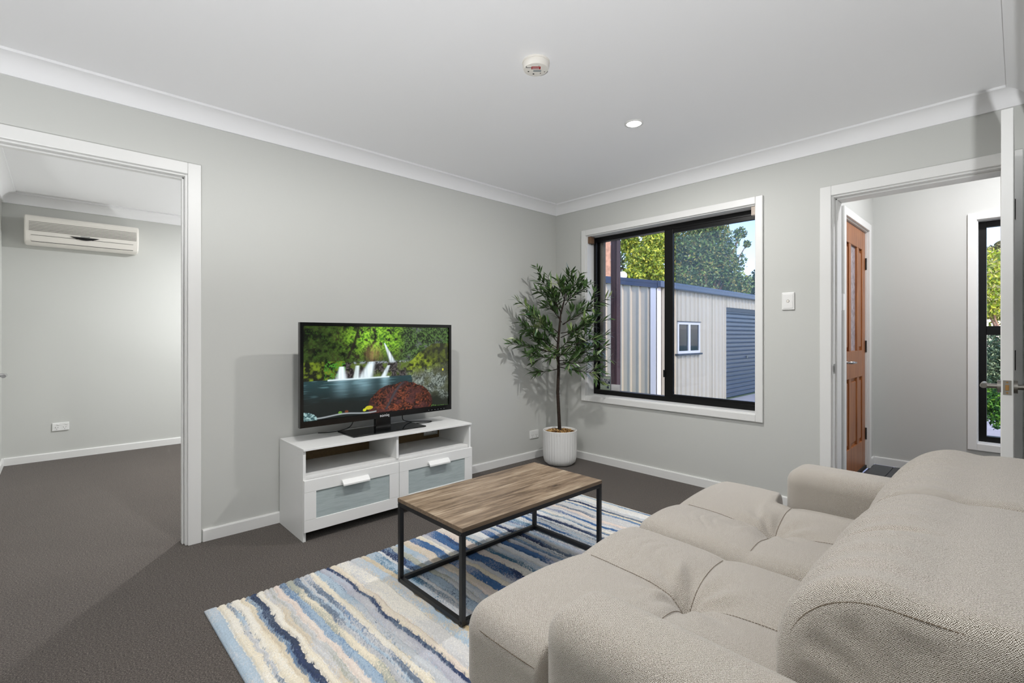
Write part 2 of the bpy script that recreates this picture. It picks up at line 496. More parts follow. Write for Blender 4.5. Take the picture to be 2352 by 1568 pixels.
# hall
FX0, FX1 = 0.71, 1.54
m = MB()
m.box(0.2, FX0, -2.22, -2.11, 0, HH).box(FX1, 1.96, -2.22, -2.11, 0, HH).box(FX0, FX1, -2.22, -2.11, 2.05, HH)
struct('wall_hall_left', m, M['wall'], 'light grey hall wall around the timber front door')
HY0, HY1, HZ0, HZ1 = -3.50, -2.885, 0.285, 2.065
m = MB()
m.box(1.76, 1.96, HY1, -2.11, 0, HH).box(1.76, 1.96, -4.1, HY0, 0, HH)
m.box(1.76, 1.96, HY0, HY1, 0, HZ0).box(1.76, 1.96, HY0, HY1, HZ1, HH)
struct('wall_hall_back', m, M['wall'], 'light grey far hall wall with the tall narrow window')
struct('wall_hall_right', MB().box(0.0, 1.96, -4.1, -3.9, 0, HH), M['wall'], 'light grey hall wall hidden behind the door')

# cornices
CP = [(0, 0), (0, -0.09), (0.008, -0.09)]
for i in range(9):
    a = R(180 - 90 * i / 8)
    CP.append((0.09 + 0.078 * math.cos(a), -0.09 + 0.078 * math.sin(a)))
CP += [(0.09, -0.008), (0.09, 0)]
def cornice(n, along, wall, sgn, s0, s1, m0, m1, label, zc=HC):
    vs = []; k_ = len(CP)
    for d, z in CP:
        a = s0 + d * m0
        vs.append((a, wall + sgn * d, zc + z) if along == 'x' else (wall + sgn * d, a, zc + z))
    for d, z in CP:
        a = s1 - d * m1
        vs.append((a, wall + sgn * d, zc + z) if along == 'x' else (wall + sgn * d, a, zc + z))
    fs = [tuple(range(k_)), tuple(range(2 * k_ - 1, k_ - 1, -1))]
    for i in range(k_):
        j = (i + 1) % k_; fs.append((i, i + k_, j + k_, j))
    o = make('trim_%d' % n, MB().add(vs, fs), M['cornice'], smooth=True, auto=40)
    tag(o, label, 'cornice', kind='structure')
cornice(1, 'x', 0.0, -1, -7.0, 0.0, 0, 1, 'white cove cornice above the television wall')
cornice(2, 'y', 0.0, -1, -3.165, 0.0, 1, 1, 'white cove cornice above the window wall')
cornice(3, 'x', -3.165, 1, -4.9, 0.0, 0, 1, 'white cove cornice at the top right corner')
cornice(4, 'x', 3.0, -1, -3.9, -0.1, 1, 1, 'white cove cornice over the bedroom air conditioner')
cornice(5, 'y', -3.9, 1, 0.11, 3.0, 1, 1, 'white cove cornice along the bedroom left wall')

# baseboards
BP = [(0, 0), (0.012, 0), (0.012, 0.060), (0.009, 0.067), (0, 0.067)]
def base(name, along, wall, sgn, s0, s1, label, h=1.0):
    o = make(name, MB().prism([((wall + sgn * d), z * h) for d, z in BP], along, s0, s1) if along == 'x' else
             MB().add([(wall + sgn * d, s0, z * h) for d, z in BP] + [(wall + sgn * d, s1, z * h) for d, z in BP],
                      [tuple(range(5)), tuple(range(9, 4, -1))] + [(i, i + 5, (i + 1) % 5 + 5, (i + 1) % 5) for i in range(5)]), M['trim'])
    tag(o, label, 'baseboard', kind='structure')
AR = 0.062   # architrave width
base('baseboard_back', 'x', 0.0, -1, OX1 + AR, 0.0, 'white skirting under the television wall')
base('baseboard_right', 'y', 0.0, -1, DY1 + AR, -0.012, 'white skirting under the window')
base('baseboard_bedroom_back', 'x', 3.0, -1, -3.888, -0.1, 'white skirting of the bedroom far wall')
base('baseboard_bedroom_left', 'y', -3.9, 1, 0.11, 3.0, 'white skirting of the bedroom left wall')
base('baseboard_hall_back', 'y', 1.76, -1, -3.9, -2.232, 'white skirting of the far hall wall')
base('baseboard_hall_left', 'x', -2.22, -1, FX1 + 0.05, 1.76, 'white skirting stub beside the timber front door')

# door casings: a trim Empty whose children are the boards
def casing(n, label, along, wall, sgn, a0, a1, head, depth0, depth1, w=AR, t=0.018, stop=True, stop_at=0.5):
    """architrave on the room face, jamb lining through the wall and a door stop"""
    e = empty('trim_%d' % n, label, 'door casing', (0, 0, 0), kind='structure')
    def bx(u0, u1, d0, d1, z0, z1):
        return MB().box(u0, u1, d0, d1, z0, z1) if along == 'x' else MB().box(d0, d1, u0, u1, z0, z1)
    d0, d1 = wall, wall + sgn * t
    make('architrave_leg', bx(a0 - w + 0.008, a0 + 0.008, d0, d1, 0, head + w - 0.008), M['trim'], e, bevel=0.004)
    make('architrave_leg', bx(a1 - 0.008, a1 + w - 0.008, d0, d1, 0, head + w - 0.008), M['trim'], e, bevel=0.004)
    make('architrave_head', bx(a0 + 0.008, a1 - 0.008, d0, d1, head - 0.008, head + w - 0.008), M['trim'], e, bevel=0.004)
    j = 0.018
    make('jamb', bx(a0, a0 + j, depth0, depth1, 0, head), M['trim'], e, bevel=0.002)
    make('jamb', bx(a1 - j, a1, depth0, depth1, 0, head), M['trim'], e, bevel=0.002)
    make('head_jamb', bx(a0 + j, a1 - j, depth0, depth1, head - j, head), M['trim'], e, bevel=0.002)
    if stop:
        ms = depth0 + (depth1 - depth0) * stop_at; sw = 0.03
        make('door_stop', bx(a0 + j, a0 + j + 0.010, ms, ms + sw, 0, head - j), M['trim'], e, bevel=0.002)
        make('door_stop', bx(a1 - j - 0.010, a1 - j, ms, ms + sw, 0, head - j), M['trim'], e, bevel=0.002)
        make('door_stop', bx(a0 + j, a1 - j, ms, ms + sw, head - j - 0.010, head - j), M['trim'], e, bevel=0.002)
    return e
casing(6, 'white door casing of the bedroom doorway', 'x', 0.0, -1, OX0, OX1, DW, 0.0, 0.11, stop_at=0.3)
tr7 = casing(7, 'white door casing of the hall doorway', 'y', 0.0, -1, DY0, DY1, DW, 0.0, 0.2, stop_at=0.22)
casing(8, 'white frame around the timber front door', 'x', -2.22, -1, FX0, FX1, 2.05, -2.22, -2.11, w=0.06, stop=False)

# strike plate on the left jamb of the hall doorway
make('strike_plate', MB().box(-0.004, 0.028, DY1 - 0.0205, DY1 - 0.018, 0.905, 0.965), M['chrome'], tr7, bevel=0.001)
make('strike_lip', MB().tube([(-0.006, DY1 - 0.022, 0.915), (-0.006, DY1 - 0.022, 0.955)], 0.005, 8), M['chrome'], tr7)

# ------------------------------------------------------------------ main window
win = empty('window_1', 'black framed sliding window with white surround and insect screen', 'window', (0, 0, 0), kind='structure')
aw = 0.048
def wb(name, x0, x1, y0, y1, z0, z1, mat, parent=win, bevel=0.002):
    return make(name, MB().box(x0, x1, y0, y1, z0, z1), M[mat], parent, bevel=bevel)
wb('architrave_leg', -0.018, 0, WY1 - 0.004, WY1 + aw - 0.004, WZ0 - aw, WZ1 + aw, 'trim', bevel=0.004)
wb('architrave_leg', -0.018, 0, WY0 - aw + 0.004, WY0 + 0.004, WZ0 - aw, WZ1 + aw, 'trim', bevel=0.004)
wb('architrave_head', -0.018, 0, WY0 + 0.004, WY1 - 0.004, WZ1 - 0.004, WZ1 + aw, 'trim', bevel=0.004)
wb('architrave_sill', -0.018, 0, WY0 + 0.004, WY1 - 0.004, WZ0 - aw, WZ0 + 0.004, 'trim', bevel=0.004)
j = 0.012
wb('reveal', 0, 0.165, WY1 - j, WY1, WZ0, WZ1, 'trim'); wb('reveal', 0, 0.165, WY0, WY0 + j, WZ0, WZ1, 'trim')
wb('reveal', 0, 0.165, WY0 + j, WY1 - j, WZ1 - j, WZ1, 'trim'); wb('reveal', 0, 0.165, WY0 + j, WY1 - j, WZ0, WZ0 + j, 'trim')
# fixed outer frame
fy0, fy1, fz0, fz1 = WY0 + j, WY1 - j, WZ0 + j, WZ1 - j
wb('frame_jamb', 0.10, 0.165, fy1 - 0.026, fy1, fz0, fz1, 'black_alu')
wb('frame_jamb', 0.10, 0.165, fy0, fy0 + 0.012, fz0, fz1, 'black_alu')
wb('frame_head', 0.10, 0.165, fy0 + 0.012, fy1 - 0.026, fz1 - 0.042, fz1, 'black_alu')
wb('frame_sill', 0.10, 0.165, fy0 + 0.012, fy1 - 0.026, fz0, fz0 + 0.040, 'black_alu')
MS0, MS1 = -1.176, -1.102
# left fixed light, glass on the outer track
gl_ = wb('glass_pane', 0.146, 0.150, MS1 - 0.03, fy1 - 0.020, fz0 + 0.035, fz1 - 0.036, 'glass', bevel=0)
wb('glazing_bead', 0.138, 0.146, fy1 - 0.042, fy1 - 0.026, fz0 + 0.04, fz1 - 0.042, 'black_alu')
# right sliding sash on the inner track
sash = make('sliding_sash', MB().box(0.104, 0.134, MS0, MS1, fz0 + 0.012, fz1 - 0.02), M['black_alu'], win, bevel=0.002)
make('sash_stile', MB().box(0.104, 0.134, fy0 + 0.004, fy0 + 0.016, fz0 + 0.02, fz1 - 0.03), M['black_alu'], sash, bevel=0.002)
make('sash_rail', MB().box(0.104, 0.134, fy0 + 0.016, MS0, fz1 - 0.072, fz1 - 0.02), M['black_alu'], sash, bevel=0.002)
make('sash_rail', MB().box(0.104, 0.134, fy0 + 0.016, MS0, fz0 + 0.012, fz0 + 0.062), M['black_alu'], sash, bevel=0.002)
make('glass_pane', MB().box(0.117, 0.121, fy0 + 0.012, MS0 + 0.01, fz0 + 0.055, fz1 - 0.065), M['glass'], sash)
make('sash_latch', MB().box(0.092, 0.104, MS1 - 0.012, MS1 + 0.006, 0.80, 0.86), M['black_alu'], sash, bevel=0.003)
# insect screen outside the right half
scr = make('insect_screen', MB().box(0.170, 0.1705, fy0 + 0.03, MS0 + 0.01, fz0 + 0.04, fz1 - 0.045), M['screen_mesh'], win)
make('screen_frame', MB().box(0.166, 0.178, fy0 + 0.010, fy0 + 0.036, fz0 + 0.03, 1.80), M['shed_navy'], scr, bevel=0.001)
# roller blind brackets in the top corners
def bracket(label, y0, y1, mat):
    e = empty('blind_bracket', label, 'blind bracket', (0.02, (y0 + y1) / 2, WZ1 - j - 0.07), group='blind brackets in the window corners')
    o = e.location
    make('block', MB().box(0.012, 0.062, y0, y1, WZ1 - j - 0.062, WZ1 - j), M[mat], e, bevel=0.003, off=o)
    make('plate', MB().box(0.062, 0.068, y0, y1, WZ1 - j - 0.066, WZ1 - j), M['slot'], e, off=o)
bracket('brown blind bracket in the window corner nearest the plant', WY1 - j - 0.034, WY1 - j, 'brown_wood')
bracket('beige blind bracket in the window corner nearest the light switch', WY0 + j, WY0 + j + 0.03, 'beige_wood')

# security sticker, read from outside (mirrored from inside), stuck to the glass
p0 = at_x(1373.5, 862, 0.1435); p1 = at_x(1402, 897, 0.1435)
sy0, sy1, sz0, sz1 = p1.y, p0.y, p1.z, p0.z
st = empty('window_sticker', 'pale green security alarm sticker low in the window corner', 'sticker', (0.1455, (sy0 + sy1) / 2, sz0))
o_ = st.location
make('backing', MB().box(0.1435, 0.1458, sy0, sy1, sz0, sz1), M['pale_print'], st, off=o_)
sh = sz1 - sz0; sw = sy1 - sy0
make('band', MB().box(0.1430, 0.1435, sy0, sy1, sz0 + sh * 0.47, sz0 + sh * 0.80), M['navy_print'], st, off=o_)
bm_ = MB()
bm_.box(0.1430, 0.1434, sy0, sy0 + 0.003, sz0, sz1).box(0.1430, 0.1434, sy1 - 0.003, sy1, sz0, sz1).box(0.1430, 0.1434, sy0, sy1, sz0, sz0 + 0.003).box(0.1430, 0.1434, sy0, sy1, sz1 - 0.003, sz1)
make('border', bm_, M['navy_print'], st, off=o_)
def sticker_text(body, size, zc, name, mat, yc=None):
    # text read from +x side: local x -> +y as seen from outside
    yc_ = ((sy0 + sy1) / 2) if yc is None else yc
    mt = Matrix.Translation(Vector((0.1428, yc_, zc)) - o_) @ Matrix(((0, 0, 1, 0), (1, 0, 0, 0), (0, 1, 0, 0), (0, 0, 0, 1)))
    return textmesh(body, size, M[mat], name, st, mt)
sticker_text('SECURITY', sw * 0.205, sz0 + sh * 0.71, 'lettering', 'white_print')
sticker_text('ALARM', sw * 0.205, sz0 + sh * 0.57, 'lettering', 'white_print')
bm_ = MB()
for q, (a, b) in enumerate([(0.28, 0.66), (0.28, 0.72), (0.55, 0.80), (0.12, 0.9)]):
    zc = sz0 + sh * (0.36 - 0.075 * q)
    bm_.box(0.1430, 0.1434, sy1 - sw * b, sy1 - sw * a, zc, zc + 0.002)
make('small_print', bm_, M['navy_print'], st, off=o_)
yl = sy0 + sw * 0.2
make('flame_mark', MB().prism([(yl - 0.012, sz0 + sh * 0.13), (yl + 0.010, sz0 + sh * 0.14), (yl + 0.012, sz0 + sh * 0.24), (yl + 0.001, sz0 + sh * 0.40), (yl - 0.012, sz0 + sh * 0.26)], 'x', 0.1429, 0.1434), M['navy_print'], st, off=o_)
# the plain white label beside it (its code is left out)
p2 = at_x(1404, 882, 0.1435); p3 = at_x(1424, 900.5, 0.1435)
tag(make('window_label', MB().box(0.1435, 0.1458, p3.y, p2.y, p3.z, p2.z), M['white_print']), 'small plain white label beside the alarm sticker on the glass', 'sticker')

# ------------------------------------------------------------------ hall window
w2 = empty('window_2', 'tall narrow black framed hall window with white surround', 'window', (0, 0, 0), kind='structure')
aw2 = 0.05
for (nm, y0, y1, z0, z1) in [('architrave_leg', HY1 - 0.004, HY1 + aw2, HZ0 - aw2, HZ1 + aw2), ('architrave_leg', HY0 - aw2, HY0 + 0.004, HZ0 - aw2, HZ1 + aw2),
                             ('architrave_head', HY0, HY1 - 0.004, HZ1 - 0.004, HZ1 + aw2), ('architrave_sill', HY0, HY1 - 0.004, HZ0 - aw2, HZ0 + 0.004)]:
    wb(nm, 1.742, 1.76, y0, y1, z0, z1, 'trim', w2, 0.003)
for (y0, y1, z0, z1) in [(HY1 - 0.01, HY1, HZ0, HZ1), (HY0, HY0 + 0.01, HZ0, HZ1), (HY0 + 0.01, HY1 - 0.01, HZ1 - 0.01, HZ1), (HY0 + 0.01, HY1 - 0.01, HZ0, HZ0 + 0.01)]:
    wb('reveal', 1.76, 1.90, y0, y1, z0, z1, 'trim', w2, 0.001)
a0, a1, b0, b1 = HY0 + 0.01, HY1 - 0.01, HZ0 + 0.01, HZ1 - 0.01
wb('frame_jamb', 1.84, 1.90, a1 - 0.045, a1, b0, b1, 'black_alu', w2); wb('frame_jamb', 1.84, 1.90, a0, a0 + 0.045, b0, b1, 'black_alu', w2)
wb('frame_head', 1.84, 1.90, a0 + 0.045, a1 - 0.045, b1 - 0.045, b1, 'black_alu', w2); wb('frame_sill', 1.84, 1.90, a0 + 0.045, a1 - 0.045, b0, b0 + 0.045, 'black_alu', w2)
tz = at_x(2270, 759, 1.84).z
wb('transom', 1.835, 1.90, a0 + 0.045, a1 - 0.045, tz - 0.036, tz + 0.036, 'black_alu', w2)
wb('glass_pane', 1.868, 1.872, a0 + 0.04, a1 - 0.04, tz + 0.03, b1 - 0.04, 'glass', w2, 0); wb('glass_pane', 1.868, 1.872, a0 + 0.04, a1 - 0.04, b0 + 0.04, tz - 0.03, 'glass', w2, 0)

# ------------------------------------------------------------------ doors
def lever(parent, base, out, along, mat='nickel', plate='rose', off=(0, 0, 0), L=0.115):
    """rose + spindle + lever. base on the face, out = unit normal, along = lever direction"""
    b = Vector(base) - Vector(off); o_ = Vector(out); a_ = Vector(along)
    h = make('handle', MB().tube([b, b + o_ * 0.012], [0.026, 0.026], 24), M[mat], parent, smooth=True, auto=40)
    make('spindle', MB().tube([b + o_ * 0.012, b + o_ * 0.052], 0.0105, 14), M[mat], h, smooth=True, auto=40)
    make('lever', MB().tube([b + o_ * 0.052 - a_ * 0.012, b + o_ * 0.054, b + o_ * 0.054 + a_ * L], [0.0105, 0.0105, 0.010], 14), M[mat], h, smooth=True, auto=50)
    return h
# white internal door, open into the room, its edge towards the camera
d3 = empty('door_3', 'white internal door standing open with its latch edge towards the camera', 'door', (0, -3.08, 0), kind='structure')
o_ = d3.location
make('leaf', MB().box(-0.772, -0.008, -3.104, -3.069, 0.012, 2.055), M['trim'], d3, bevel=0.002, off=o_)
lz = at_x(2313, 890, -0.772).z
lp = make('latch_plate', MB().box(-0.7735, -0.7718, -3.0985, -3.0745, lz - 0.029, lz + 0.029), M['nickel'], d3, off=o_)
make('latch_bolt', MB().box(-0.779, -0.7735, -3.092, -3.081, lz - 0.011, lz + 0.011), M['brass'], lp, off=o_, bevel=0.001)
for dz in (-0.021, 0.021):
    make('screw', MB().tube([(-0.7735, -3.0865, lz + dz), (-0.7748, -3.0865, lz + dz)], 0.0035, 10), M['brass'], lp, off=o_)
lever(d3, (-0.715, -3.069, lz), (0, 1, 0), (1, 0, 0), off=o_)
h = make('handle', MB().tube([Vector((-0.715, -3.104, lz)) - o_, Vector((-0.715, -3.116, lz)) - o_], 0.026, 24), M['nickel'], d3, smooth=True, auto=40)
make('spindle', MB().tube([Vector((-0.715, -3.116, lz)) - o_, Vector((-0.715, -3.152, lz)) - o_], 0.0105, 14), M['nickel'], h, smooth=True, auto=40)
for z in (0.25, 1.02, 1.78):
    hg = make('hinge', MB().box(-0.050, -0.0095, -3.1075, -3.104, z - 0.05, z + 0.05), M['black_alu'], d3, off=o_)
    make('knuckle', MB().tube([(-0.0035, -3.108, z - 0.05), (-0.0035, -3.108, z + 0.05)], 0.006, 12), M['black_alu'], hg, off=o_)
# bedroom door, folded back against the bedroom left wall (only its lever reaches into view)
d1 = empty('door_1', 'white bedroom door folded back at the left edge, chrome lever showing', 'door', (-3.85, 0.12, 0), kind='structure')
o_ = d1.location
make('leaf', MB().box(-3.850, -3.815, 0.115, 0.925, 0.012, 2.02), M['trim'], d1, bevel=0.002, off=o_)
hz = at_y(15, 861, 0.865).z
lever(d1, (-3.815, 0.865, hz), (1, 0, 0), (0, -1, 0), 'chrome', off=o_)

# timber front door
d2 = empty('door_2', 'varnished timber front door with raised panels and obscure glass strip', 'door', ((FX0 + FX1) / 2, -2.20, 0), kind='structure')
o_ = d2.location
ax0, ax1, zt = FX0 + 0.02, FX1 - 0.02, 2.03
yf, yb = -2.205, -2.165     # room face, outer face
W_ = ax1 - ax0
def dw(name, x0, x1, z0, z1, y0=yf, y1=yb, mat='door_wood', parent=d2, bevel=0.004):
    return make(name, MB().box(x0, x1, y0, y1, z0, z1), M[mat], parent, bevel=bevel, off=o_)
st_ = 0.105
dw('stile', ax0, ax0 + st_, 0.014, zt); dw('stile', ax1 - st_, ax1, 0.014, zt)
dw('top_rail', ax0 + st_, ax1 - st_, 1.87, zt); dw('lock_rail', ax0 + st_, ax1 - st_, 0.80, 1.02); dw('bottom_rail', ax0 + st_, ax1 - st_, 0.014, 0.25)
c0, c1 = ax0 + st_ + 0.155, ax1 - st_ - 0.155
for (z0, z1) in ((0.25, 0.80), (1.02, 1.87)):
    dw('muntin', c0 - 0.03, c0 + 0.03, z0, z1); dw('muntin', c1 - 0.03, c1 + 0.03, z0, z1)
    for q, (x0, x1) in enumerate(((ax0 + st_, c0 - 0.03), (c0 + 0.03, c1 - 0.03), (c1 + 0.03, ax1 - st_))):
        if z0 > 1 and q == 1:
            dw('glass_panel', x0, x1, z0, z1, yf + 0.016, yf + 0.022, 'obscure', bevel=0)
        else:
            pn = dw('panel', x0, x1, z0, z1, yf + 0.016, yf + 0.028, bevel=0)
            dw('raised_field', x0 + 0.02, x1 - 0.02, z0 + 0.03, z1 - 0.03, yf + 0.006, yf + 0.016, parent=pn, bevel=0.006)
hp = dw('handle_plate', ax0 + 0.022, ax0 + 0.066, 0.80, 1.00, yf - 0.006, yf, 'chrome')
hx = ax0 + 0.044
make('lever', MB().tube([Vector((hx, yf - 0.006, 0.94)) - o_, Vector((hx, yf - 0.05, 0.94)) - o_, Vector((hx + 0.03, yf - 0.058, 0.94)) - o_, Vector((hx + 0.125, yf - 0.056, 0.936)) - o_], [0.010, 0.010, 0.011, 0.008], 12), M['chrome'], hp, smooth=True)
for z in (0.30, 1.05, 1.76):
    make('hinge', MB().tube([Vector((ax1 + 0.004, yf - 0.006, z - 0.05)) - o_, Vector((ax1 + 0.004, yf - 0.006, z + 0.05)) - o_], 0.007, 10), M['slot'], d2)
make('door_sweep', MB().box(ax0, ax1, yf - 0.012, yf, 0.002, 0.03), M['slot'], d2, off=o_)

# reed switch of the alarm beside the front door
sx = at_y(1926, 696, -2.22)
e = empty('door_sensor', 'small white alarm sensor on the frame of the timber door', 'sensor', (sx.x, -2.238, sx.z - 0.06))
o_ = e.location
make('magnet', MB().box(sx.x - 0.028, sx.x + 0.004, -2.256, -2.238, sx.z - 0.055, sx.z + 0.065), M['plastic'], e, off=o_, bevel=0.002)
make('switch_body', MB().box(sx.x + 0.012, sx.x + 0.040, -2.254, -2.238, sx.z - 0.05, sx.z + 0.06), M['plastic'], e, off=o_, bevel=0.002)

# ------------------------------------------------------------------ sockets and switches
def socket(name, label, c, axis, w=0.116, h=0.074, gangs=2):
    """plate on a wall; axis 'y' faces -y, 'x' faces -x; c = centre on the wall plane"""
    e = empty(name, label, 'power outlet', c, group='double power outlets low on the walls')
    def bx(u0, u1, d0, d1, z0, z1):
        return MB().box(u0, u1, -d1, -d0, z0, z1) if axis == 'y' else MB().box(-d1, -d0, u0, u1, z0, z1)
    make('plate', bx(-w / 2, w / 2, 0, 0.010, -h / 2, h / 2), M['plastic'], e, bevel=0.003)
    for g in range(gangs):
        u = (g - (gangs - 1) / 2) * 0.054
        make('rocker', bx(u + 0.002, u + 0.018, 0.010, 0.0135, 0.014, 0.024), M['plastic'], e, bevel=0.001)
        s_ = make('socket', bx(u - 0.016, u + 0.016, 0.0098, 0.0106, -0.030, 0.006), M['plastic'], e)
        pm = MB()
        for (du, dz, an) in ((-0.008, -0.006, 30), (0.008, -0.006, -30), (0, -0.022, 0)):
            c_, s1 = math.cos(R(an)), math.sin(R(an)); hw, hh = 0.0012, 0.005
            pts = [(u + du + a * c_ - b * s1, dz + a * s1 + b * c_) for a, b in ((-hw, -hh), (hw, -hh), (hw, hh), (-hw, hh))]
            if axis == 'y': pm.add([(q[0], -0.0109, q[1]) for q in pts], [(0, 1, 2, 3)])
            else: pm.add([(-0.0109, q[0], q[1]) for q in pts], [(0, 1, 2, 3)])
        make('pin_slot', pm, M['slot'], s_)
    return e
p = at_y(139.5, 979, 3.0); socket('power_outlet', 'white double power outlet on the bedroom wall', (p.x, 3.0, p.z), 'y')
p = at_y(1226, 996.5, 0.0); socket('power_outlet', 'white double power outlet in the corner beside the plant pot', (p.x, 0.0, p.z), 'y')
p = at_y(985.5, 985, 0.0); socket('power_outlet', 'white double power outlet showing through the back of the television unit', (p.x, -0.0, p.z), 'y')

p = at_x(1811, 691.5, 0.0)
e = empty('light_switch', 'white light switch plate between window and hall doorway', 'light switch', (0, p.y, p.z))
make('plate', MB().box(-0.010, 0, -0.038, 0.038, -0.058, 0.058), M['plastic'], e, bevel=0.004)
make('cover', MB().box(-0.0125, -0.010, -0.030, 0.030, -0.047, 0.047), M['plastic'], e, bevel=0.002)
make('button', MB().tube([(-0.0125, 0, 0.0), (-0.0155, 0, 0.0)], 0.0075, 20), M['cream_plastic'], e, smooth=True, auto=40)
make('button_ring', MB().tube([(-0.0125, 0, 0.0), (-0.0132, 0, 0.0)], 0.0095, 20), M['grey_slot'], e)

# ------------------------------------------------------------------ ceiling fixtures
def downlight(label, x, y, power, col=(1.0, 0.985, 0.965), z=HC):
    e = empty('downlight', label, 'downlight', (x, y, z), group='recessed ceiling downlights')
    make('rim', MB().lathe([(0.043, 0), (0.056, 0), (0.055, -0.004), (0.043, -0.006)], n=32, capb=False, capt=False), M['plastic'], e, smooth=True)
    make('lens', MB().lathe([(0.043, -0.004), (0.020, -0.0045), (0.001, -0.0045)], n=32, capb=False, capt=True), M['lens'], e, smooth=True)
    ld = bpy.data.lights.new('downlight_lamp', 'AREA'); ld.shape = 'DISK'; ld.size = 0.08; ld.energy = power; ld.color = col
    lo = bpy.data.objects.new('lamp', ld); COL.objects.link(lo); lo.parent = e; lo.location = (0, 0, -0.010)
    return e
p = at_z(1456, 285, HC - 0.005)
downlight('bright recessed downlight in the ceiling near the window', p.x, p.y, DOWNLIGHT_W)
downlight('recessed downlight over the rug outside the frame', -2.79, -1.545, DOWNLIGHT_W)
downlight('recessed downlight in the bedroom hidden by the doorway', -2.0, 1.5, DOWNLIGHT_W * 2.75, col=(0.98, 0.985, 1.0))
downlight('recessed downlight in the entry hall hidden above the doorway', 0.9, -3.2, 19.0, col=(0.97, 0.965, 1.0), z=HH)

def uplight(label, x, y, power, spread=112):
    # small floor can added to brighten the ceiling, no such lamp known
    e = empty('added_uplight', label, 'lamp', (x, y, 0.0), group='added floor uplights')
    make('can', MB().lathe([(0.075, 0.0), (0.078, 0.01), (0.078, 0.20), (0.070, 0.20), (0.068, 0.05), (0.001, 0.045)], n=28, capt=False), M['black_steel'], e, smooth=True, auto=40)
    make('bulb', MB().lathe([(0.012, 0.05), (0.03, 0.08), (0.032, 0.10), (0.02, 0.125), (0.001, 0.13)], n=20, capb=False), M['lens'], e, smooth=True)
    ld = bpy.data.lights.new('added_uplight_lamp', 'SPOT'); ld.energy = power; ld.spot_size = R(spread); ld.spot_blend = 0.22; ld.shadow_soft_size = 0.07; ld.color = (0.97, 0.985, 1.0)
    lo = bpy.data.objects.new('lamp', ld); COL.objects.link(lo); lo.parent = e; lo.location = (0, 0, 0.21); lo.rotation_euler = (R(180), 0, 0)
uplight('added unseen uplight left of the frame, brightening the ceiling', -5.2, -2.2, ADDED_UPLIGHT_W * 1.2, 120)
uplight('added unseen uplight behind the camera, brightening the ceiling', -4.3, -3.6, ADDED_UPLIGHT_W * 15, 150)
uplight('added unseen uplight in the bedroom corner, brightening its ceiling', -0.7, 2.5, ADDED_UPLIGHT_W * 4.8, 150)

p = at_z(1231, 160, HC - 0.035)
e = empty('smoke_alarm', 'round white smoke alarm with red label on the ceiling', 'smoke alarm', (p.x, p.y, HC), rotz=YAW)
make('mount', MB().lathe([(0.063, 0), (0.063, -0.008)], n=40), M['cream_plastic'], e, smooth=True, auto=40)
make('body', MB().lathe([(0.060, -0.008), (0.061, -0.022), (0.056, -0.036), (0.046, -0.0375), (0.001, -0.0375)], n=40), M['cream_plastic'], e, smooth=True, auto=50)
def dl(name, u0, u1, v0, v1, ang, mat, z=-0.0382):
    c_, s1 = math.cos(R(ang)), math.sin(R(ang))
    mb = MB().box(u0, u1, v0, v1, z, z + 0.0008)
    mb.v = [(a * c_ - b * s1, a * s1 + b * c_, zz) for a, b, zz in mb.v]
    return make(name, mb, M[mat], e)
dl('warning_label', -0.022, 0.020, -0.030, -0.008, 0, 'red_print')
bm_ = MB()
for q in range(2): bm_.box(-0.018, 0.014, -0.0225 + q * 0.009, -0.0195 + q * 0.009, -0.0386, -0.0382)
make('label_line', bm_, M['white_print'], e)
dl('grey_label', -0.012, 0.024, -0.002, 0.012, 0, 'grey_print')
for (u, v, r_) in ((-0.010, 0.030, 0.0045), (-0.034, 0.010, 0.004), (0.022, 0.024, 0.003), (0.040, 0.012, 0.003), (0.012, -0.036, 0.002)):
    make('vent_hole', MB().lathe([(r_, -0.0383), (r_ * 0.5, -0.0383), (0.0003, -0.0383)], (u, v, 0), 12, False, True), M['slot'], e)
dl('vent_slot', -0.044, -0.020, -0.022, -0.0195, 0, 'slot'); dl('vent_slot', -0.046, -0.0435, -0.034, -0.0195, 0, 'slot')
vs = MB()
for i in range(8):
    a = R(10 + i * 7); vs.box(0, 0, 0, 0, 0, 0) if False else vs.add([(0.054 * math.cos(a), 0.054 * math.sin(a), -0.0375), (0.0575 * math.cos(a), 0.0575 * math.sin(a), -0.036), (0.0575 * math.cos(a + R(7)), 0.0575 * math.sin(a + R(7)), -0.036), (0.054 * math.cos(a + R(7)), 0.054 * math.sin(a + R(7)), -0.0375)], [(0, 1, 2, 3)])
make('edge_slot', vs, M['slot'], e, off=(0, 0, 0.0006))

# air conditioner
pa, pb = at_y(55, 490, 2.82), at_y(319, 545, 2.82)
ax0, ax1 = pa.x, pb.x; az1 = pa.z; az0 = at_y(55, 556, 2.82).z
e = empty('air_conditioner', 'white wall split air conditioner high on the bedroom wall', 'air conditioner', ((ax0 + ax1) / 2, 3.0, az0))
o_ = e.location
prof = [(3.0, az0), (2.90, az0), (2.855, az0 + 0.015), (2.832, az0 + 0.05), (2.820, az0 + 0.09), (2.815, az1 - 0.06), (2.822, az1 - 0.02), (2.84, az1), (3.0, az1)]
mb = MB(); n_ = len(prof)
mb.add([(ax0, a, b) for a, b in prof] + [(ax1, a, b) for a, b in prof], [tuple(range(n_)), tuple(range(2 * n_ - 1, n_ - 1, -1))] + [(i, i + n_, (i + 1) % n_ + n_, (i + 1) % n_) for i in range(n_)])
make('body', mb, M['cream_plastic'], e, off=o_, bevel=0.012, seg=4, smooth=True, auto=30)
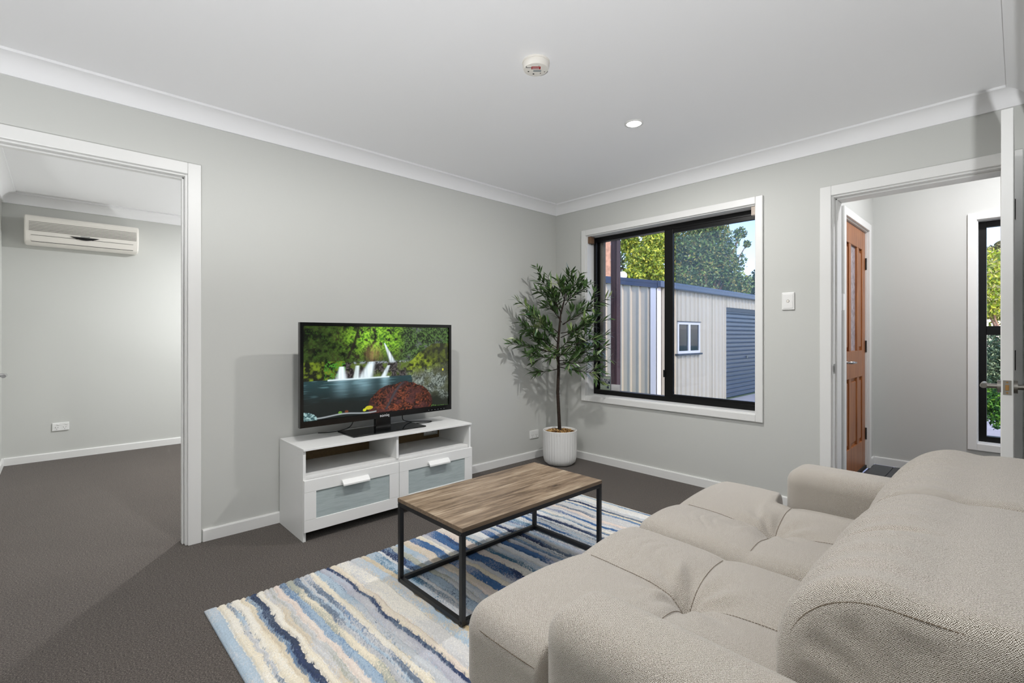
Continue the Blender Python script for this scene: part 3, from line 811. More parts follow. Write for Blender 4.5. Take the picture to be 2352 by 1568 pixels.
for i in range(7):
    z = az1 - 0.062 - i * 0.0125
    make('grille_slot', MB().box(ax0 + 0.03, ax1 - 0.02, 2.8125, 2.820, z, z + 0.0035), M['grey_slot'], e, off=o_)
zf0, zf1 = az0 + 0.022, az0 + 0.072
fl = make('flap', MB().add([(ax0 + 0.045, 2.8235, zf1), (ax1 - 0.045, 2.8235, zf1), (ax1 - 0.045, 2.846, zf0), (ax0 + 0.045, 2.846, zf0), (ax0 + 0.045, 2.84, zf1), (ax1 - 0.045, 2.84, zf1), (ax1 - 0.045, 2.86, zf0), (ax0 + 0.045, 2.86, zf0)],
     [(0, 1, 2, 3), (4, 7, 6, 5), (0, 4, 5, 1), (1, 5, 6, 2), (2, 6, 7, 3), (3, 7, 4, 0)]), M['cream_plastic'], e, off=o_)
gm = MB().box(ax0 + 0.043, ax1 - 0.043, 2.822, 2.835, zf1, zf1 + 0.003).box(ax0 + 0.043, ax1 - 0.043, 2.8445, 2.86, zf0 - 0.003, zf0)
make('flap_gap', gm, M['slot'], e, off=o_)
xc = (ax0 + ax1) / 2
pts = [(xc - 0.10 + 0.2 * i / 16, az0 + 0.092) for i in range(17)] + [(xc + 0.10 - 0.2 * i / 16, az0 + 0.090 - 0.024 * math.sin(math.pi * i / 16)) for i in range(1, 16)]
make('display_window', MB().prism(pts, 'y', 2.812, 2.832), M['black_plastic'], e, off=o_)
make('badge', MB().box(xc - 0.03, xc + 0.035, 2.8135, 2.818, az0 + 0.098, az0 + 0.103), M['grey_print'], e, off=o_)

# ================================================================== FURNITURE
# ------------------------------------------------------------------ rug
rx0, rx1, ry0, ry1 = -3.09, -0.81, -2.39, -0.785
RUGZ = 0.014
PAL = dict(cream=(228, 218, 197), ivory=(232, 227, 216), beige=(212, 200, 180), tan=(190, 170, 132), pale=(204, 204, 205), lav=(184, 184, 194),
           lblue=(174, 191, 205), mblue=(110, 138, 171), blue=(74, 108, 152), navy=(60, 71, 101), slate=(112, 125, 142), teal=(84, 122, 148), pink=(224, 210, 200),
           sage=(174, 176, 164), white=(226, 226, 225), dslate=(66, 75, 92))
FADE = dict(mblue='lblue', blue='lav', navy='slate', slate='pale', dslate='slate', teal='lblue', lblue='pale', lav='pale')
def edge_x(c):
    px = 440 + c / 3.267; py = 1396.4 - 0.3447 * (px - 478)
    return at_z(px, py, RUGZ).x
near = [(125, 'lblue', 'pale'), (215, 'ivory', 'cream'), (285, 'slate', 'lblue'), (322, 'ivory', 'cream'), (395, 'cream', 'beige'), (428, 'mblue', 'slate'),
        (456, 'dslate', 'navy'), (508, 'ivory', 'cream'), (560, 'beige', 'pale'), (600, 'sage', 'pale'), (640, 'ivory', 'pink'), (684, 'mblue', 'slate'), (738, 'sage', 'cream'), (790, 'slate', 'lblue'),
        (828, 'lblue', 'pale'), (852, 'slate', 'mblue'), (890, 'ivory', 'cream'), (935, 'lblue', 'slate'), (985, 'lav', 'lblue'), (1040, 'navy', 'slate'), (1066, 'pink', 'cream'), (1110, 'ivory', 'pale'),
        (1215, 'lblue', 'beige'), (1290, 'tan', 'beige'), (1325, 'lblue', 'teal'), (1405, 'white', 'pale'), (1425, 'mblue', 'navy'), (1490, 'pale', 'sage'), (1530, 'lblue', 'pale'), (1580, 'pink', 'beige'),
        (1640, 'blue', 'mblue'), (1700, 'ivory', 'cream'), (1735, 'lav', 'pale'), (1765, 'blue', 'navy'), (1835, 'pink', 'ivory')]
edges = [edge_x(c) for c, _, _ in near]; cols = [(a, b) for _, a, b in near]
x = edge_x(1890); rr = random.Random(5)
seqs = ['teal', 'lblue', 'white', 'blue', 'lav', 'mblue', 'pale', 'slate', 'white', 'navy', 'lblue', 'pale', 'blue', 'lav', 'white', 'mblue']
k_ = 0
while x < -1.32:
    w = rr.choice([0.010, 0.014, 0.018, 0.024, 0.030, 0.045])
    a = seqs[k_ % len(seqs)]; b = rr.choice(['pale', 'lblue', 'white', 'blue', 'slate', a, a])
    edges.append(x); cols.append((a, b)); x += w; k_ += 1
seqs2 = ['white', 'mblue', 'ivory', 'pale', 'blue', 'white', 'lav', 'pink', 'slate', 'ivory', 'pale', 'mblue', 'cream', 'navy', 'ivory', 'lblue', 'white']
k_ = 0
while x < rx1 - 0.02:
    a = seqs2[k_ % len(seqs2)]
    w = rr.choice([0.018, 0.024, 0.03]) if a in ('mblue', 'blue', 'navy', 'slate', 'lblue') else rr.choice([0.02, 0.03, 0.042])
    b = rr.choice([a, a, 'pale', 'lblue' if a in ('mblue', 'blue', 'navy') else 'ivory'])
    edges.append(x); cols.append((a, b)); x += w; k_ += 1
edges.append(rx1 - 0.015); cols.append(('ivory', 'cream'))
edges = np.array(edges); edges[0] = rx0 - 1
CA = np.array([lin(tuple(c / 255 for c in PAL[a])) for a, b in cols]); CB = np.array([lin(tuple(c / 255 for c in PAL[b])) for a, b in cols])
nx, ny = 640, 330
gx, gy = np.meshgrid(np.linspace(rx0, rx1, nx), np.linspace(ry0, ry1, ny), indexing='ij')
warp = 0.028 * (fbm(gx * 1.6, gy * 2.6, 3, 3) - 0.5) + 0.030 * (fbm(gx * 12, gy * 10, 5, 3) - 0.5) + 0.006 * (vnoise(gx * 3, gy * 70, 9) - 0.5)
xw = gx + warp * np.clip((gx - rx0) / 0.06, 0, 1) * np.clip((rx1 - gx) / 0.06, 0, 1)
jit = RNG.normal(0, 0.0022, gx.shape)
idx = np.clip(np.searchsorted(edges, xw) - 1, 0, len(cols) - 1)
idj = np.clip(np.searchsorted(edges, xw + jit) - 1, 0, len(cols) - 1)
mixn = fbm(gx * 16 + idx * 7.3, gy * 4.2 + idx * 3.1, 21, 3) + RNG.normal(0, 0.085, gx.shape)
CF = np.array([lin(tuple(c / 255 for c in PAL[FADE.get(a, b)])) for a, b in cols])
fade = np.clip((fbm(gx * 5 + idx * 2.7, gy * 2.4 + idx * 5.9, 57, 3) + RNG.normal(0, 0.07, gx.shape) - 0.50) * 7, 0, 1)[..., None]
CBm = CB[idj] * (1 - fade) + CF[idj] * fade
mixv = np.clip((mixn - 0.46) * 6, 0, 1)[..., None]
colv = (CA[idj] * (1 - 0.75 * fade) + CF[idj] * 0.75 * fade) * (1 - mixv) + CBm * mixv
colv = colv * (1 + RNG.normal(0, 0.035, gx.shape))[..., None]
ei = np.searchsorted(edges, xw)
dlo = np.abs(xw - edges[np.clip(ei - 1, 0, len(edges) - 1)]); dhi = np.abs(xw - edges[np.clip(ei, 0, len(edges) - 1)])
dd = np.minimum(dlo, dhi)
hgt = RUGZ - 0.0085 * np.exp(-(dd / 0.0045) ** 2) + 0.0012 * (fbm(gx * 30, gy * 30, 2, 2) - 0.5)
grv = np.exp(-(dd / 0.0022) ** 2)[..., None]
edge_d = np.minimum(np.minimum(gx - rx0, rx1 - gx), np.minimum(gy - ry0, ry1 - gy))
hgt = hgt * np.clip(0.45 + edge_d / 0.012 * 0.55, 0, 1)
# bound edge, slightly wavy
gy2 = gy + 0.006 * np.sin(gx * 9) * np.clip((gy - ry1 + 0.15) / 0.15, 0, 1)
verts = np.stack([gx, gy2, hgt], -1).reshape(-1, 3)
I = np.arange(nx * ny).reshape(nx, ny)
quads = np.stack([I[:-1, :-1], I[1:, :-1], I[1:, 1:], I[:-1, 1:]], -1).reshape(-1, 4)
per = np.concatenate([I[:, 0], I[-1, 1:], I[-2::-1, -1], I[0, -2:0:-1]])
sk = verts[per].copy(); sk[:, 2] = 0.0005
o0 = len(verts); verts = np.concatenate([verts, sk]); pn = np.arange(o0, o0 + len(per))
quads = np.concatenate([quads, np.stack([per, pn, np.roll(pn, -1), np.roll(per, -1)], -1)])
colv = colv.reshape(-1, 3); colv = np.concatenate([colv, colv[per]])
rc = ((rx0 + rx1) / 2, (ry0 + ry1) / 2)
verts[:, 0] -= rc[0]; verts[:, 1] -= rc[1]
rug = np_mesh('rug', verts, quads, M['rug'], colors=colv)
rug.location = (rc[0], rc[1], 0.0); rug.rotation_euler = (0, 0, R(0.9))
tag(rug, 'cream and blue striped carved pile rug under the coffee table', 'rug')

# ------------------------------------------------------------------ coffee table
tx0, tx1, ty0, ty1, tz = -2.405, -1.500, -1.638, -1.155, 0.398
e = empty('coffee_table', 'low coffee table with rustic wood top on black square tube frame', 'coffee table', ((tx0 + tx1) / 2, (ty0 + ty1) / 2, RUGZ + 0.001))
o_ = e.location; b = 0.020; tb = RUGZ + 0.001; sl = 0.017
top = make('top', MB().box(tx0, tx1, ty0, ty1, tz - sl, tz), M['table_wood'], e, off=o_, bevel=0.0015)
make('edge_band', MB().box(tx0 - 0.0006, tx1 + 0.0006, ty0 - 0.0006, ty1 + 0.0006, tz - sl, tz - 0.0015), M['table_edge'], top, off=o_)
zt_ = tz - sl
for (xx, yy) in ((tx0, ty0), (tx0, ty1 - b), (tx1 - b, ty0), (tx1 - b, ty1 - b)):
    lg = make('leg', MB().box(xx, xx + b, yy, yy + b, tb, zt_), M['black_steel'], e, off=o_, bevel=0.0015)
    for zz in (tb + 0.012, zt_ - 0.012):
        sx_ = -1 if xx == tx0 else 1
        xf = xx if sx_ < 0 else xx + b
        make('bolt', MB().tube([(xf, yy + b / 2, zz), (xf + sx_ * 0.004, yy + b / 2, zz)], [0.0065, 0.004], 12), M['black_steel'], lg, off=o_, smooth=True)
for zz in (tb, zt_ - b):
    make('rail', MB().box(tx0 + b, tx1 - b, ty0, ty0 + b, zz, zz + b), M['black_steel'], e, off=o_, bevel=0.0015)
    make('rail', MB().box(tx0 + b, tx1 - b, ty1 - b, ty1, zz, zz + b), M['black_steel'], e, off=o_, bevel=0.0015)
    make('rail', MB().box(tx0, tx0 + b, ty0 + b, ty1 - b, zz, zz + b), M['black_steel'], e, off=o_, bevel=0.0015)
    make('rail', MB().box(tx1 - b, tx1, ty0 + b, ty1 - b, zz, zz + b), M['black_steel'], e, off=o_, bevel=0.0015)

# ------------------------------------------------------------------ television unit
ux0, ux1, uyf, uyb, uh = -2.558, -1.378, -0.400, -0.014, 0.516
e = empty('tv_unit', 'white television unit with two open shelves and two frosted glass drawers', 'tv unit', ((ux0 + ux1) / 2, (uyf + uyb) / 2, 0))
o_ = e.location; pt = 0.016
def ub(name, x0, x1, y0, y1, z0, z1, mat='white_lam', parent=e, bevel=0.0012):
    return make(name, MB().box(x0, x1, y0, y1, z0, z1), M[mat], parent, off=o_, bevel=bevel)
ub('top', ux0, ux1, uyf - 0.012, uyb, uh - 0.012, uh)
ub('side_panel', ux0, ux0 + pt, uyf, uyb, 0, uh - 0.012); ub('side_panel', ux1 - pt, ux1, uyf, uyb, 0, uh - 0.012)
xm = (ux0 + ux1) / 2
ub('divider', xm - pt / 2, xm + pt / 2, uyf + 0.004, uyb - 0.012, 0.360, uh - 0.012)
ub('shelf', ux0 + pt, ux1 - pt, uyf + 0.012, uyb - 0.012, 0.336, 0.360)
ub('bottom_panel', ux0 + pt, ux1 - pt, uyf + 0.02, uyb - 0.012, 0.056, 0.072)
ub('plinth', ux0 + pt, ux1 - pt, uyb - 0.08, uyb - 0.065, 0.0, 0.056)
# back board with a cut-out round the outlet
pc = at_y(985.5, 985, 0.0); bx0, bx1, bz0, bz1 = pc.x - 0.064, pc.x + 0.064, pc.z - 0.042, pc.z + 0.042
mb = MB(); ya, yb_ = uyb - 0.012, uyb - 0.006
mb.box(ux0 + pt, bx0, ya, yb_, 0.072, uh - 0.012).box(bx1, ux1 - pt, ya, yb_, 0.072, uh - 0.012).box(bx0, bx1, ya, yb_, 0.072, bz0)
if bz1 < uh - 0.013: mb.box(bx0, bx1, ya, yb_, bz1, uh - 0.012)
make('back_panel', mb, M['hardboard'], e, off=o_)
for (x0, x1) in ((ux0 + 0.001, xm - 0.0015), (xm + 0.0015, ux1 - 0.001)):
    z0, z1 = 0.056, 0.342; y0, y1 = uyf - 0.018, uyf - 0.001; sw_, rw = 0.066, 0.066
    dr = make('drawer', MB().box(x0, x1, y0, y1, z1 - rw, z1), M['white_lam'], e, off=o_, bevel=0.0015)
    ub('rail', x0, x1, y0, y1, z0, z0 + rw, parent=dr)
    ub('stile', x0, x0 + sw_, y0, y1, z0 + rw + 0.0006, z1 - rw - 0.0006, parent=dr); ub('stile', x1 - sw_, x1, y0, y1, z0 + rw + 0.0006, z1 - rw - 0.0006, parent=dr)
    ub('glass_panel', x0 + sw_, x1 - sw_, y0 + 0.006, y0 + 0.010, z0 + rw, z1 - rw, 'frost', dr, 0)
    xc = (x0 + x1) / 2; hw = 0.082; hz = z1 - rw + 0.004
    poly = [(y0, hz + 0.026), (y0 - 0.008, hz + 0.026), (y0 - 0.030, hz + 0.006), (y0 - 0.030, hz - 0.004), (y0 - 0.026, hz - 0.004), (y0 - 0.008, hz + 0.012), (y0, hz + 0.012)]
    hb = MB(); n_ = len(poly)
    hb.add([(xc - hw, a, c) for a, c in poly] + [(xc + hw, a, c) for a, c in poly], [tuple(range(n_)), tuple(range(2 * n_ - 1, n_ - 1, -1))] + [(i, i + n_, (i + 1) % n_ + n_, (i + 1) % n_) for i in range(n_)])
    make('handle', hb, M['white_lam'], dr, off=o_, bevel=0.001)
for xx in (xm - pt / 2 - 0.0012, ux1 - pt - 0.0012):
    make('screw_cap', MB().tube([(xx, uyf + 0.05, uh - 0.045), (xx + 0.0012, uyf + 0.05, uh - 0.045)], 0.004, 12), M['plastic'], e, off=o_)

# ------------------------------------------------------------------ television
vx0, vx1, vz0, vz1, vy = -2.520, -1.440, 0.603, 1.222, -0.250
e = empty('television', 'flat screen television showing a forest waterfall on a black stand', 'television', (-1.98, -0.20, uh))
o_ = e.location
bw, bt, bb = 0.020, 0.020, 0.036
make('back_shell', MB().box(vx0 + 0.03, vx1 - 0.03, vy + 0.03, vy + 0.062, vz0 + 0.04, vz1 - 0.05), M['black_plastic'], e, off=o_, bevel=0.01)
sh_ = make('bezel', MB().box(vx0, vx0 + bw, vy, vy + 0.03, vz0, vz1).box(vx1 - bw, vx1, vy, vy + 0.03, vz0, vz1).box(vx0 + bw, vx1 - bw, vy, vy + 0.03, vz1 - bt, vz1).box(vx0 + bw, vx1 - bw, vy, vy + 0.03, vz0, vz0 + bb).box(vx0 + bw, vx1 - bw, vy + 0.012, vy + 0.03, vz0 + bb, vz1 - bt), M['black_plastic'], e, off=o_)
mt = Matrix.Translation(Vector((-1.98, vy - 0.0006, vz0 + 0.017)) - o_) @ Matrix.Rotation(R(90), 4, 'X')
textmesh('soniq', 0.026, M['white_print'], 'logo', sh_, mt @ Matrix.Diagonal((1.25, 1, 1, 1)))
bm_ = MB()
for i in range(6): bm_.box(vx1 - 0.20 + i * 0.026, vx1 - 0.192 + i * 0.026, vy - 0.0005, vy, vz0 + 0.012, vz0 + 0.014)
make('button_mark', bm_, M['grey_print'], sh_, off=o_)
ng = 420; mg = 236
sg, tg = np.meshgrid(np.linspace(0, 1, ng), np.linspace(0, 1, mg), indexing='ij')
def C(r, g, b): return np.array(lin((r / 255, g / 255, b / 255)))
def paint(s, t):
    A = 1.75
    n1 = fbm(s * 26 * A, t * 26, 1, 4); n2 = fbm(s * 9 * A, t * 9, 2, 4); n3 = fbm(s * 75 * A, t * 75, 3, 3); n4 = fbm(s * 5 * A, t * 5, 4, 3)
    def st(a, lo, hi): return np.clip((a - lo) / (hi - lo), 0, 1)[..., None]
    def mix(a, b, w): return a * (1 - w) + b * w
    img = mix(C(12, 18, 8), C(52, 70, 26), st(n1, 0.35, 0.7))
    img = mix(img, C(44, 36, 22), st(n2, 0.5, 0.75) * 0.7)
    # lit foliage
    g = np.exp(-(((s - 0.40) / 0.13) ** 2 + ((t - 0.13) / 0.16) ** 2)) + 0.8 * np.exp(-(((s - 0.52) / 0.07) ** 2 + ((t - 0.10) / 0.15) ** 2)) + 0.55 * np.exp(-(((s - 0.63) / 0.06) ** 2 + ((t - 0.12) / 0.2) ** 2))
    img = mix(img, mix(C(60, 110, 20), C(168, 222, 60), st(n3, 0.35, 0.7)), np.clip(g * 1.5 * st(n1, 0.30, 0.6)[..., 0], 0, 1)[..., None])
    img = mix(img, C(60, 100, 30), st(n3, 0.58, 0.74) * 0.5 * (t < 0.42)[..., None]); img = img * (0.35 + 1.1 * n2[..., None])
    # tree trunk
    tr_ = np.exp(-((s - (0.335 - 0.16 * t - 0.25 * (t - 0.1) ** 2)) / 0.010) ** 2) * (t < 0.36)
    img = mix(img, C(26, 20, 14), np.clip(tr_, 0, 1)[..., None])
    # hanging brown roots
    hr = np.exp(-(((s - 0.43) / 0.05) ** 2 + ((t - 0.31) / 0.09) ** 2)) * (vnoise(s * 180, t * 8, 8) * 0.8 + 0.2)
    img = mix(img, C(150, 120, 78), np.clip(hr, 0, 0.8)[..., None])
    # right bank
    rb = st(s - (0.60 - 0.02 * np.sin(t * 9)), 0.0, 0.03) * st(t, 0.0, 0.01)
    right = mix(C(20, 32, 16), C(78, 108, 52), st(n3, 0.4, 0.66)); right = mix(right, C(96, 100, 104), st(n2, 0.56, 0.7) * st(n1, 0.4, 0.6) * 0.7)
    img = mix(img, right, rb * st(s + t * 0.0, 0.60, 0.66))
    # rocks of the ledge
    ledge = (t > 0.405 + 0.02 * (n2 - 0.5)) & (t < 0.59)
    rock = mix(C(20, 17, 16), C(86, 80, 80), st(n3, 0.4, 0.72)); rock = mix(rock, C(96, 120, 30), st(n2, 0.55, 0.68) * 0.6)
    img = np.where(ledge[..., None] & ((s > 0.17) & (s < 0.72))[..., None], rock, img)
    bank = mix(C(18, 22, 10), C(104, 124, 30), st(n1, 0.42, 0.7)); bank = mix(bank, C(66, 130, 40), st(n3, 0.5, 0.65) * (s > 0.12)[..., None])
    img = np.where(((t > 0.385) & (t < 0.59) & (s < 0.20 + 0.1 * (0.5 - np.abs(t - 0.45)) ))[..., None], bank, img)
    # big boulder, right
    edge = 0.64 + 0.28 * (0.52 - t) * (t < 0.52) * -0.0
    bo = (s > 0.66 + 0.36 * np.clip(0.45 - t, 0, 1) * 2.2 + 0.05 * (n2 - 0.5)) & (t > 0.20) & (t < 0.86 + 0.14 * s)
    moss = mix(C(34, 40, 16), C(128, 146, 40), st(n1, 0.38, 0.7)) * (0.5 + 0.9 * n3)[..., None]
    gr = mix(C(50, 56, 50), C(136, 146, 138), st(n3, 0.35, 0.7)); gr = mix(gr, C(74, 78, 52), st(n2, 0.45, 0.65) * 0.8)
    bcol = mix(moss, gr, st(t + 0.3 * (s - 0.75) + 0.15 * (n2 - 0.5), 0.50, 0.60)); bcol = mix(bcol, C(30, 34, 26), st(t + 0.2 * n2, 0.86, 1.02)); bcol = mix(bcol, C(40, 42, 30), st(s * 1.0 - t * 0.8 + 0.2 * (n2 - 0.5), 0.42, 0.6) * 0.7)
    img = np.where(bo[..., None], bcol, img)
    # pool
    pool = (t > 0.585) & (s < 0.70 + 0.10 * (t - 0.585) + 0.03 * (n2 - 0.5))
    pc_ = mix(C(30, 56, 60), C(16, 24, 24), st(t + 0.1 * (n4 - 0.5), 0.6, 0.85)); rip = vnoise(s * 16, t * 90, 12)
    pc_ = mix(pc_, C(96, 134, 140), st(rip, 0.72, 0.95) * st(0.95 - t, 0.1, 0.35) * 0.6)
    for (c, w) in ((0.225, 0.045), (0.36, 0.06), (0.51, 0.03)):
        rf = np.exp(-((s - c) / w) ** 2) * np.clip(1 - (t - 0.585) / 0.22, 0, 1) * (0.5 + 0.5 * rip)
        pc_ = mix(pc_, C(140, 178, 190), np.clip(rf * 0.8, 0, 1)[..., None])
    img = np.where(pool[..., None], pc_, img)
    # falls
    fl_ = vnoise(s * 150, t * 6, 14) * 0.5 + 0.5
    def fall(cx0, cx1, t0, t1, w0, w1):
        u = np.clip((t - t0) / (t1 - t0), 0, 1); cx = cx0 + (cx1 - cx0) * u; w = w0 + (w1 - w0) * u
        return np.exp(-(np.abs(s - cx) / w) ** 4) * ((t > t0) & (t < t1)) * fl_
    f = fall(0.225, 0.222, 0.445, 0.59, 0.014, 0.034) + fall(0.325, 0.315, 0.44, 0.585, 0.012, 0.018) + fall(0.42, 0.375, 0.40, 0.585, 0.020, 0.044) + fall(0.535, 0.497, 0.455, 0.59, 0.010, 0.018)
    f = f + fall(0.505, 0.565, 0.19, 0.42, 0.004, 0.020) * (0.55 + 0.45 * fl_)
    img = mix(img, C(226, 240, 246), np.clip(f * 1.15, 0, 1)[..., None])
    foam = np.exp(-((t - 0.588) / 0.008) ** 2) * ((s > 0.14) & (s < 0.54)); img = mix(img, C(214, 232, 236), np.clip(foam, 0, 1)[..., None])
    img = mix(img, C(150, 160, 170), (np.exp(-((t - 0.415 - 0.02 * (s - 0.6)) / 0.012) ** 2) * ((s > 0.30) & (s < 0.68)) * st(n3, 0.4, 0.6)[..., 0])[..., None] * 0.7)
    # red mound
    md = ((s - 0.63) / 0.235) ** 2 + ((t - 0.93) / (0.27 + 0.06 * (n2 - 0.5))) ** 2
    mc = mix(C(22, 11, 9), C(128, 66, 44), st(n3, 0.36, 0.74)); mc = mix(mc, C(70, 40, 42), st(n2, 0.48, 0.62) * 0.7); mc = mc * (0.45 + 0.55 * np.clip(1.15 - md, 0, 1))[..., None] * (0.55 + 0.9 * n1)[..., None]
    img = np.where((md < 1)[..., None], mc, img)
    br = np.exp(-((s - (0.655 - 0.13 * np.clip((t - 0.66) / 0.3, 0, 1) ** 0.6 - 0.06 * np.clip(t - 0.86, 0, 1))) / 0.009) ** 2) * (t > 0.66) * (t < 0.97)
    img = mix(img, C(58, 56, 62), np.clip(br, 0, 1)[..., None])
    # leaves and driftwood along the bottom
    for (cx, cy, rx, ry, c) in ((0.40, 0.93, 0.026, 0.022, C(176, 168, 36)), (0.37, 0.95, 0.012, 0.016, C(180, 190, 40)), (0.215, 0.95, 0.012, 0.016, C(92, 132, 44)), (0.255, 0.945, 0.012, 0.014, C(96, 52, 30)), (0.955, 0.54, 0.006, 0.016, C(200, 200, 50))):
        img = np.where((((s - cx) / rx) ** 2 + ((t - cy) / ry) ** 2 < 1)[..., None], c * (0.7 + 0.6 * n3[..., None]), img)
    dr_ = np.exp(-((t - 0.975 - 0.01 * np.sin(s * 20)) / 0.006) ** 2) * (s < 0.45); img = mix(img, C(168, 176, 180), np.clip(dr_, 0, 0.8)[..., None])
    bl = ((s / 0.08) ** 2 + ((t - 1) / 0.09) ** 2 < 1); img = np.where(bl[..., None], mix(C(50, 80, 84), C(150, 180, 180), st(n3, 0.4, 0.65)), img)
    return img
pic = paint(sg, tg)
xs = vx0 + bw + 0.001 + sg * (vx1 - vx0 - 2 * bw - 0.002); zs = vz1 - bt - 0.001 - tg * (vz1 - vz0 - bt - bb - 0.002)
vv = np.stack([xs - o_.x, np.full_like(xs, vy + 0.0115 - o_.y), zs - o_.z], -1).reshape(-1, 3)
I = np.arange(ng * mg).reshape(ng, mg)
qq = np.stack([I[:-1, 1:], I[1:, 1:], I[1:, :-1], I[:-1, :-1]], -1).reshape(-1, 4)
np_mesh('screen', vv, qq, M['screen'], e, smooth=False, colors=pic.reshape(-1, 3))
make('neck', MB().box(-2.035, -1.925, vy + 0.012, vy + 0.045, uh + 0.008, vz0 + 0.06), M['black_plastic'], e, off=o_, bevel=0.004)
make('base_plate', MB().box(-2.225, -1.700, -0.315, -0.085, uh + 0.001, uh + 0.009), M['black_glass'], e, off=o_, bevel=0.002)
# cables behind the set
def cable(pts, r=0.0028):
    P = [Vector(p) for p in pts]; out = []
    for i in range(len(P) - 1):
        p0, p1, p2, p3 = P[max(i - 1, 0)], P[i], P[i + 1], P[min(i + 2, len(P) - 1)]
        for k2 in range(8):
            t = k2 / 8; out.append(0.5 * ((2 * p1) + (p2 - p0) * t + (2 * p0 - 5 * p1 + 4 * p2 - p3) * t * t + (3 * p1 - p0 - 3 * p2 + p3) * t ** 3))
    out.append(P[-1])
    return make('cable', MB().tube(out, r, 8), M['cable'], e, smooth=True, off=o_)
cable([(-1.80, -0.19, 0.640), (-1.80, -0.17, 0.57), (-1.74, -0.13, uh + 0.020), (-1.62, -0.12, uh + 0.004), (-1.56, -0.17, uh + 0.004), (-1.62, -0.20, uh + 0.004), (-1.69, -0.17, uh + 0.004)])
cable([(-2.16, -0.19, 0.640), (-2.17, -0.17, 0.57), (-2.20, -0.12, uh + 0.020), (-2.26, -0.06, uh + 0.004), (-2.33, -0.03, uh + 0.004)])

# ------------------------------------------------------------------ sofa
def rbox(x0, x1, y0, y1, z0, z1, r, step):
    """closed, evenly gridded box with rounded edges"""
    n = [max(4, int(round((b - a) / step))) for a, b in ((x0, x1), (y0, y1), (z0, z1))]
    lat = {}; V = []; Q = []
    def vid(i, j, k2):
        key = (i, j, k2)
        if key not in lat:
            lat[key] = len(V); V.append(key)
        return lat[key]
    nx_, ny_, nz_ = n
    for i in range(nx_):
        for j in range(ny_):
            Q.append((vid(i, j, nz_), vid(i + 1, j, nz_), vid(i + 1, j + 1, nz_), vid(i, j + 1, nz_)))
            Q.append((vid(i, j, 0), vid(i, j + 1, 0), vid(i + 1, j + 1, 0), vid(i + 1, j, 0)))
    for i in range(nx_):
        for k2 in range(nz_):
            Q.append((vid(i, 0, k2), vid(i + 1, 0, k2), vid(i + 1, 0, k2 + 1), vid(i, 0, k2 + 1)))
            Q.append((vid(i, ny_, k2), vid(i, ny_, k2 + 1), vid(i + 1, ny_, k2 + 1), vid(i + 1, ny_, k2)))
    for j in range(ny_):
        for k2 in range(nz_):
            Q.append((vid(0, j, k2), vid(0, j, k2 + 1), vid(0, j + 1, k2 + 1), vid(0, j + 1, k2)))
            Q.append((vid(nx_, j, k2), vid(nx_, j + 1, k2), vid(nx_, j + 1, k2 + 1), vid(nx_, j, k2 + 1)))
    v = np.array(V, float) / np.array(n)
    lo = np.array([x0, y0, z0]); hi = np.array([x1, y1, z1])
    p = lo + v * (hi - lo)
    q = np.clip(p, lo + r, hi - r)
    d = p - q; L = np.linalg.norm(d, axis=1, keepdims=True); L[L < 1e-9] = 1
    # keep spacing even over the rounded corner
    return q + d / L * r, np.array(Q)
def box_uv(v, q):
    a = v[q[:, 1]] - v[q[:, 0]]; b2 = v[q[:, 3]] - v[q[:, 0]]
    nrm = np.cross(a, b2); ax = np.argmax(np.abs(nrm), axis=1)
    pl = v[q]                      # F,4,3
    uv = np.where((ax == 0)[:, None, None], pl[..., [1, 2]], np.where((ax == 1)[:, None, None], pl[..., [0, 2]], pl[..., [0, 1]]))
    return uv.reshape(-1, 2)
def soft(name, v, q, parent, off, mat='fabric'):
    uv = box_uv(v, q)
    return np_mesh(name, v - np.array(off), q, M[mat], parent, True, uv=uv)
def sstep(a, b, x):
    t = np.clip((x - a) / (b - a), 0, 1); return t * t * (3 - 2 * t)

sofa = empty('sofa', 'oatmeal woven two seat sofa with tufted seats and low arms', 'sofa', (-1.925, -2.70, 0.0))
so = np.array(sofa.location)
AI0, AI1 = -2.605, -1.255     # inner faces of the arms
ZS, ZB = 0.425, 0.185
XM = -1.925
def seat_disp(x, y, xc, yc, seed):
    dx = x - xc; dy = y - yc - 0.02 * np.sin(dx * 4)
    d = np.sqrt(dx ** 2 + dy ** 2)
    ex = np.exp(-np.abs(dx) / 0.035); ey = np.exp(-np.abs(dy) / 0.040)
    z = 0.018 * np.exp(-((np.abs(dx) - 0.17) / 0.14) ** 2)
    z = z - (0.005 + 0.016 * np.exp(-np.abs(dy) / 0.16)) * ex
    z = z - (0.010 + 0.016 * np.exp(-np.abs(dx) / 0.20)) * ey
    z = z - 0.040 * np.exp(-(d / 0.045))
    # rolled fold just in front of the cross seam and creases fanning out of the button
    z = z + 0.010 * np.exp(-((dy - 0.050 - 0.15 * np.abs(dx)) / 0.016) ** 2) * np.exp(-((np.abs(dx) - 0.07) / 0.07) ** 2)
    an = np.arctan2(dy, dx)
    z = z + 0.006 * np.exp(-((d - 0.10) / 0.06) ** 2) * np.cos(an * 8 + 1.3 + seed)
    # short pulled wrinkles towards the front of each panel
    fw = np.exp(-((dy - 0.20) / 0.075) ** 2) * np.exp(-((dx - 0.14 * (1 if seed < 1 else -1)) / 0.085) ** 2)
    ph = (dy + 0.30 * np.abs(dx) + 0.02 * np.sin(dx * 27 + seed)) / 0.050
    z = z + 0.0075 * fw * (np.abs(np.sin(ph * math.pi)) ** 0.6 - 0.6)
    z = z + 0.006 * (fbm(x * 7 + seed, y * 7, 31, 3) - 0.5)
    return z
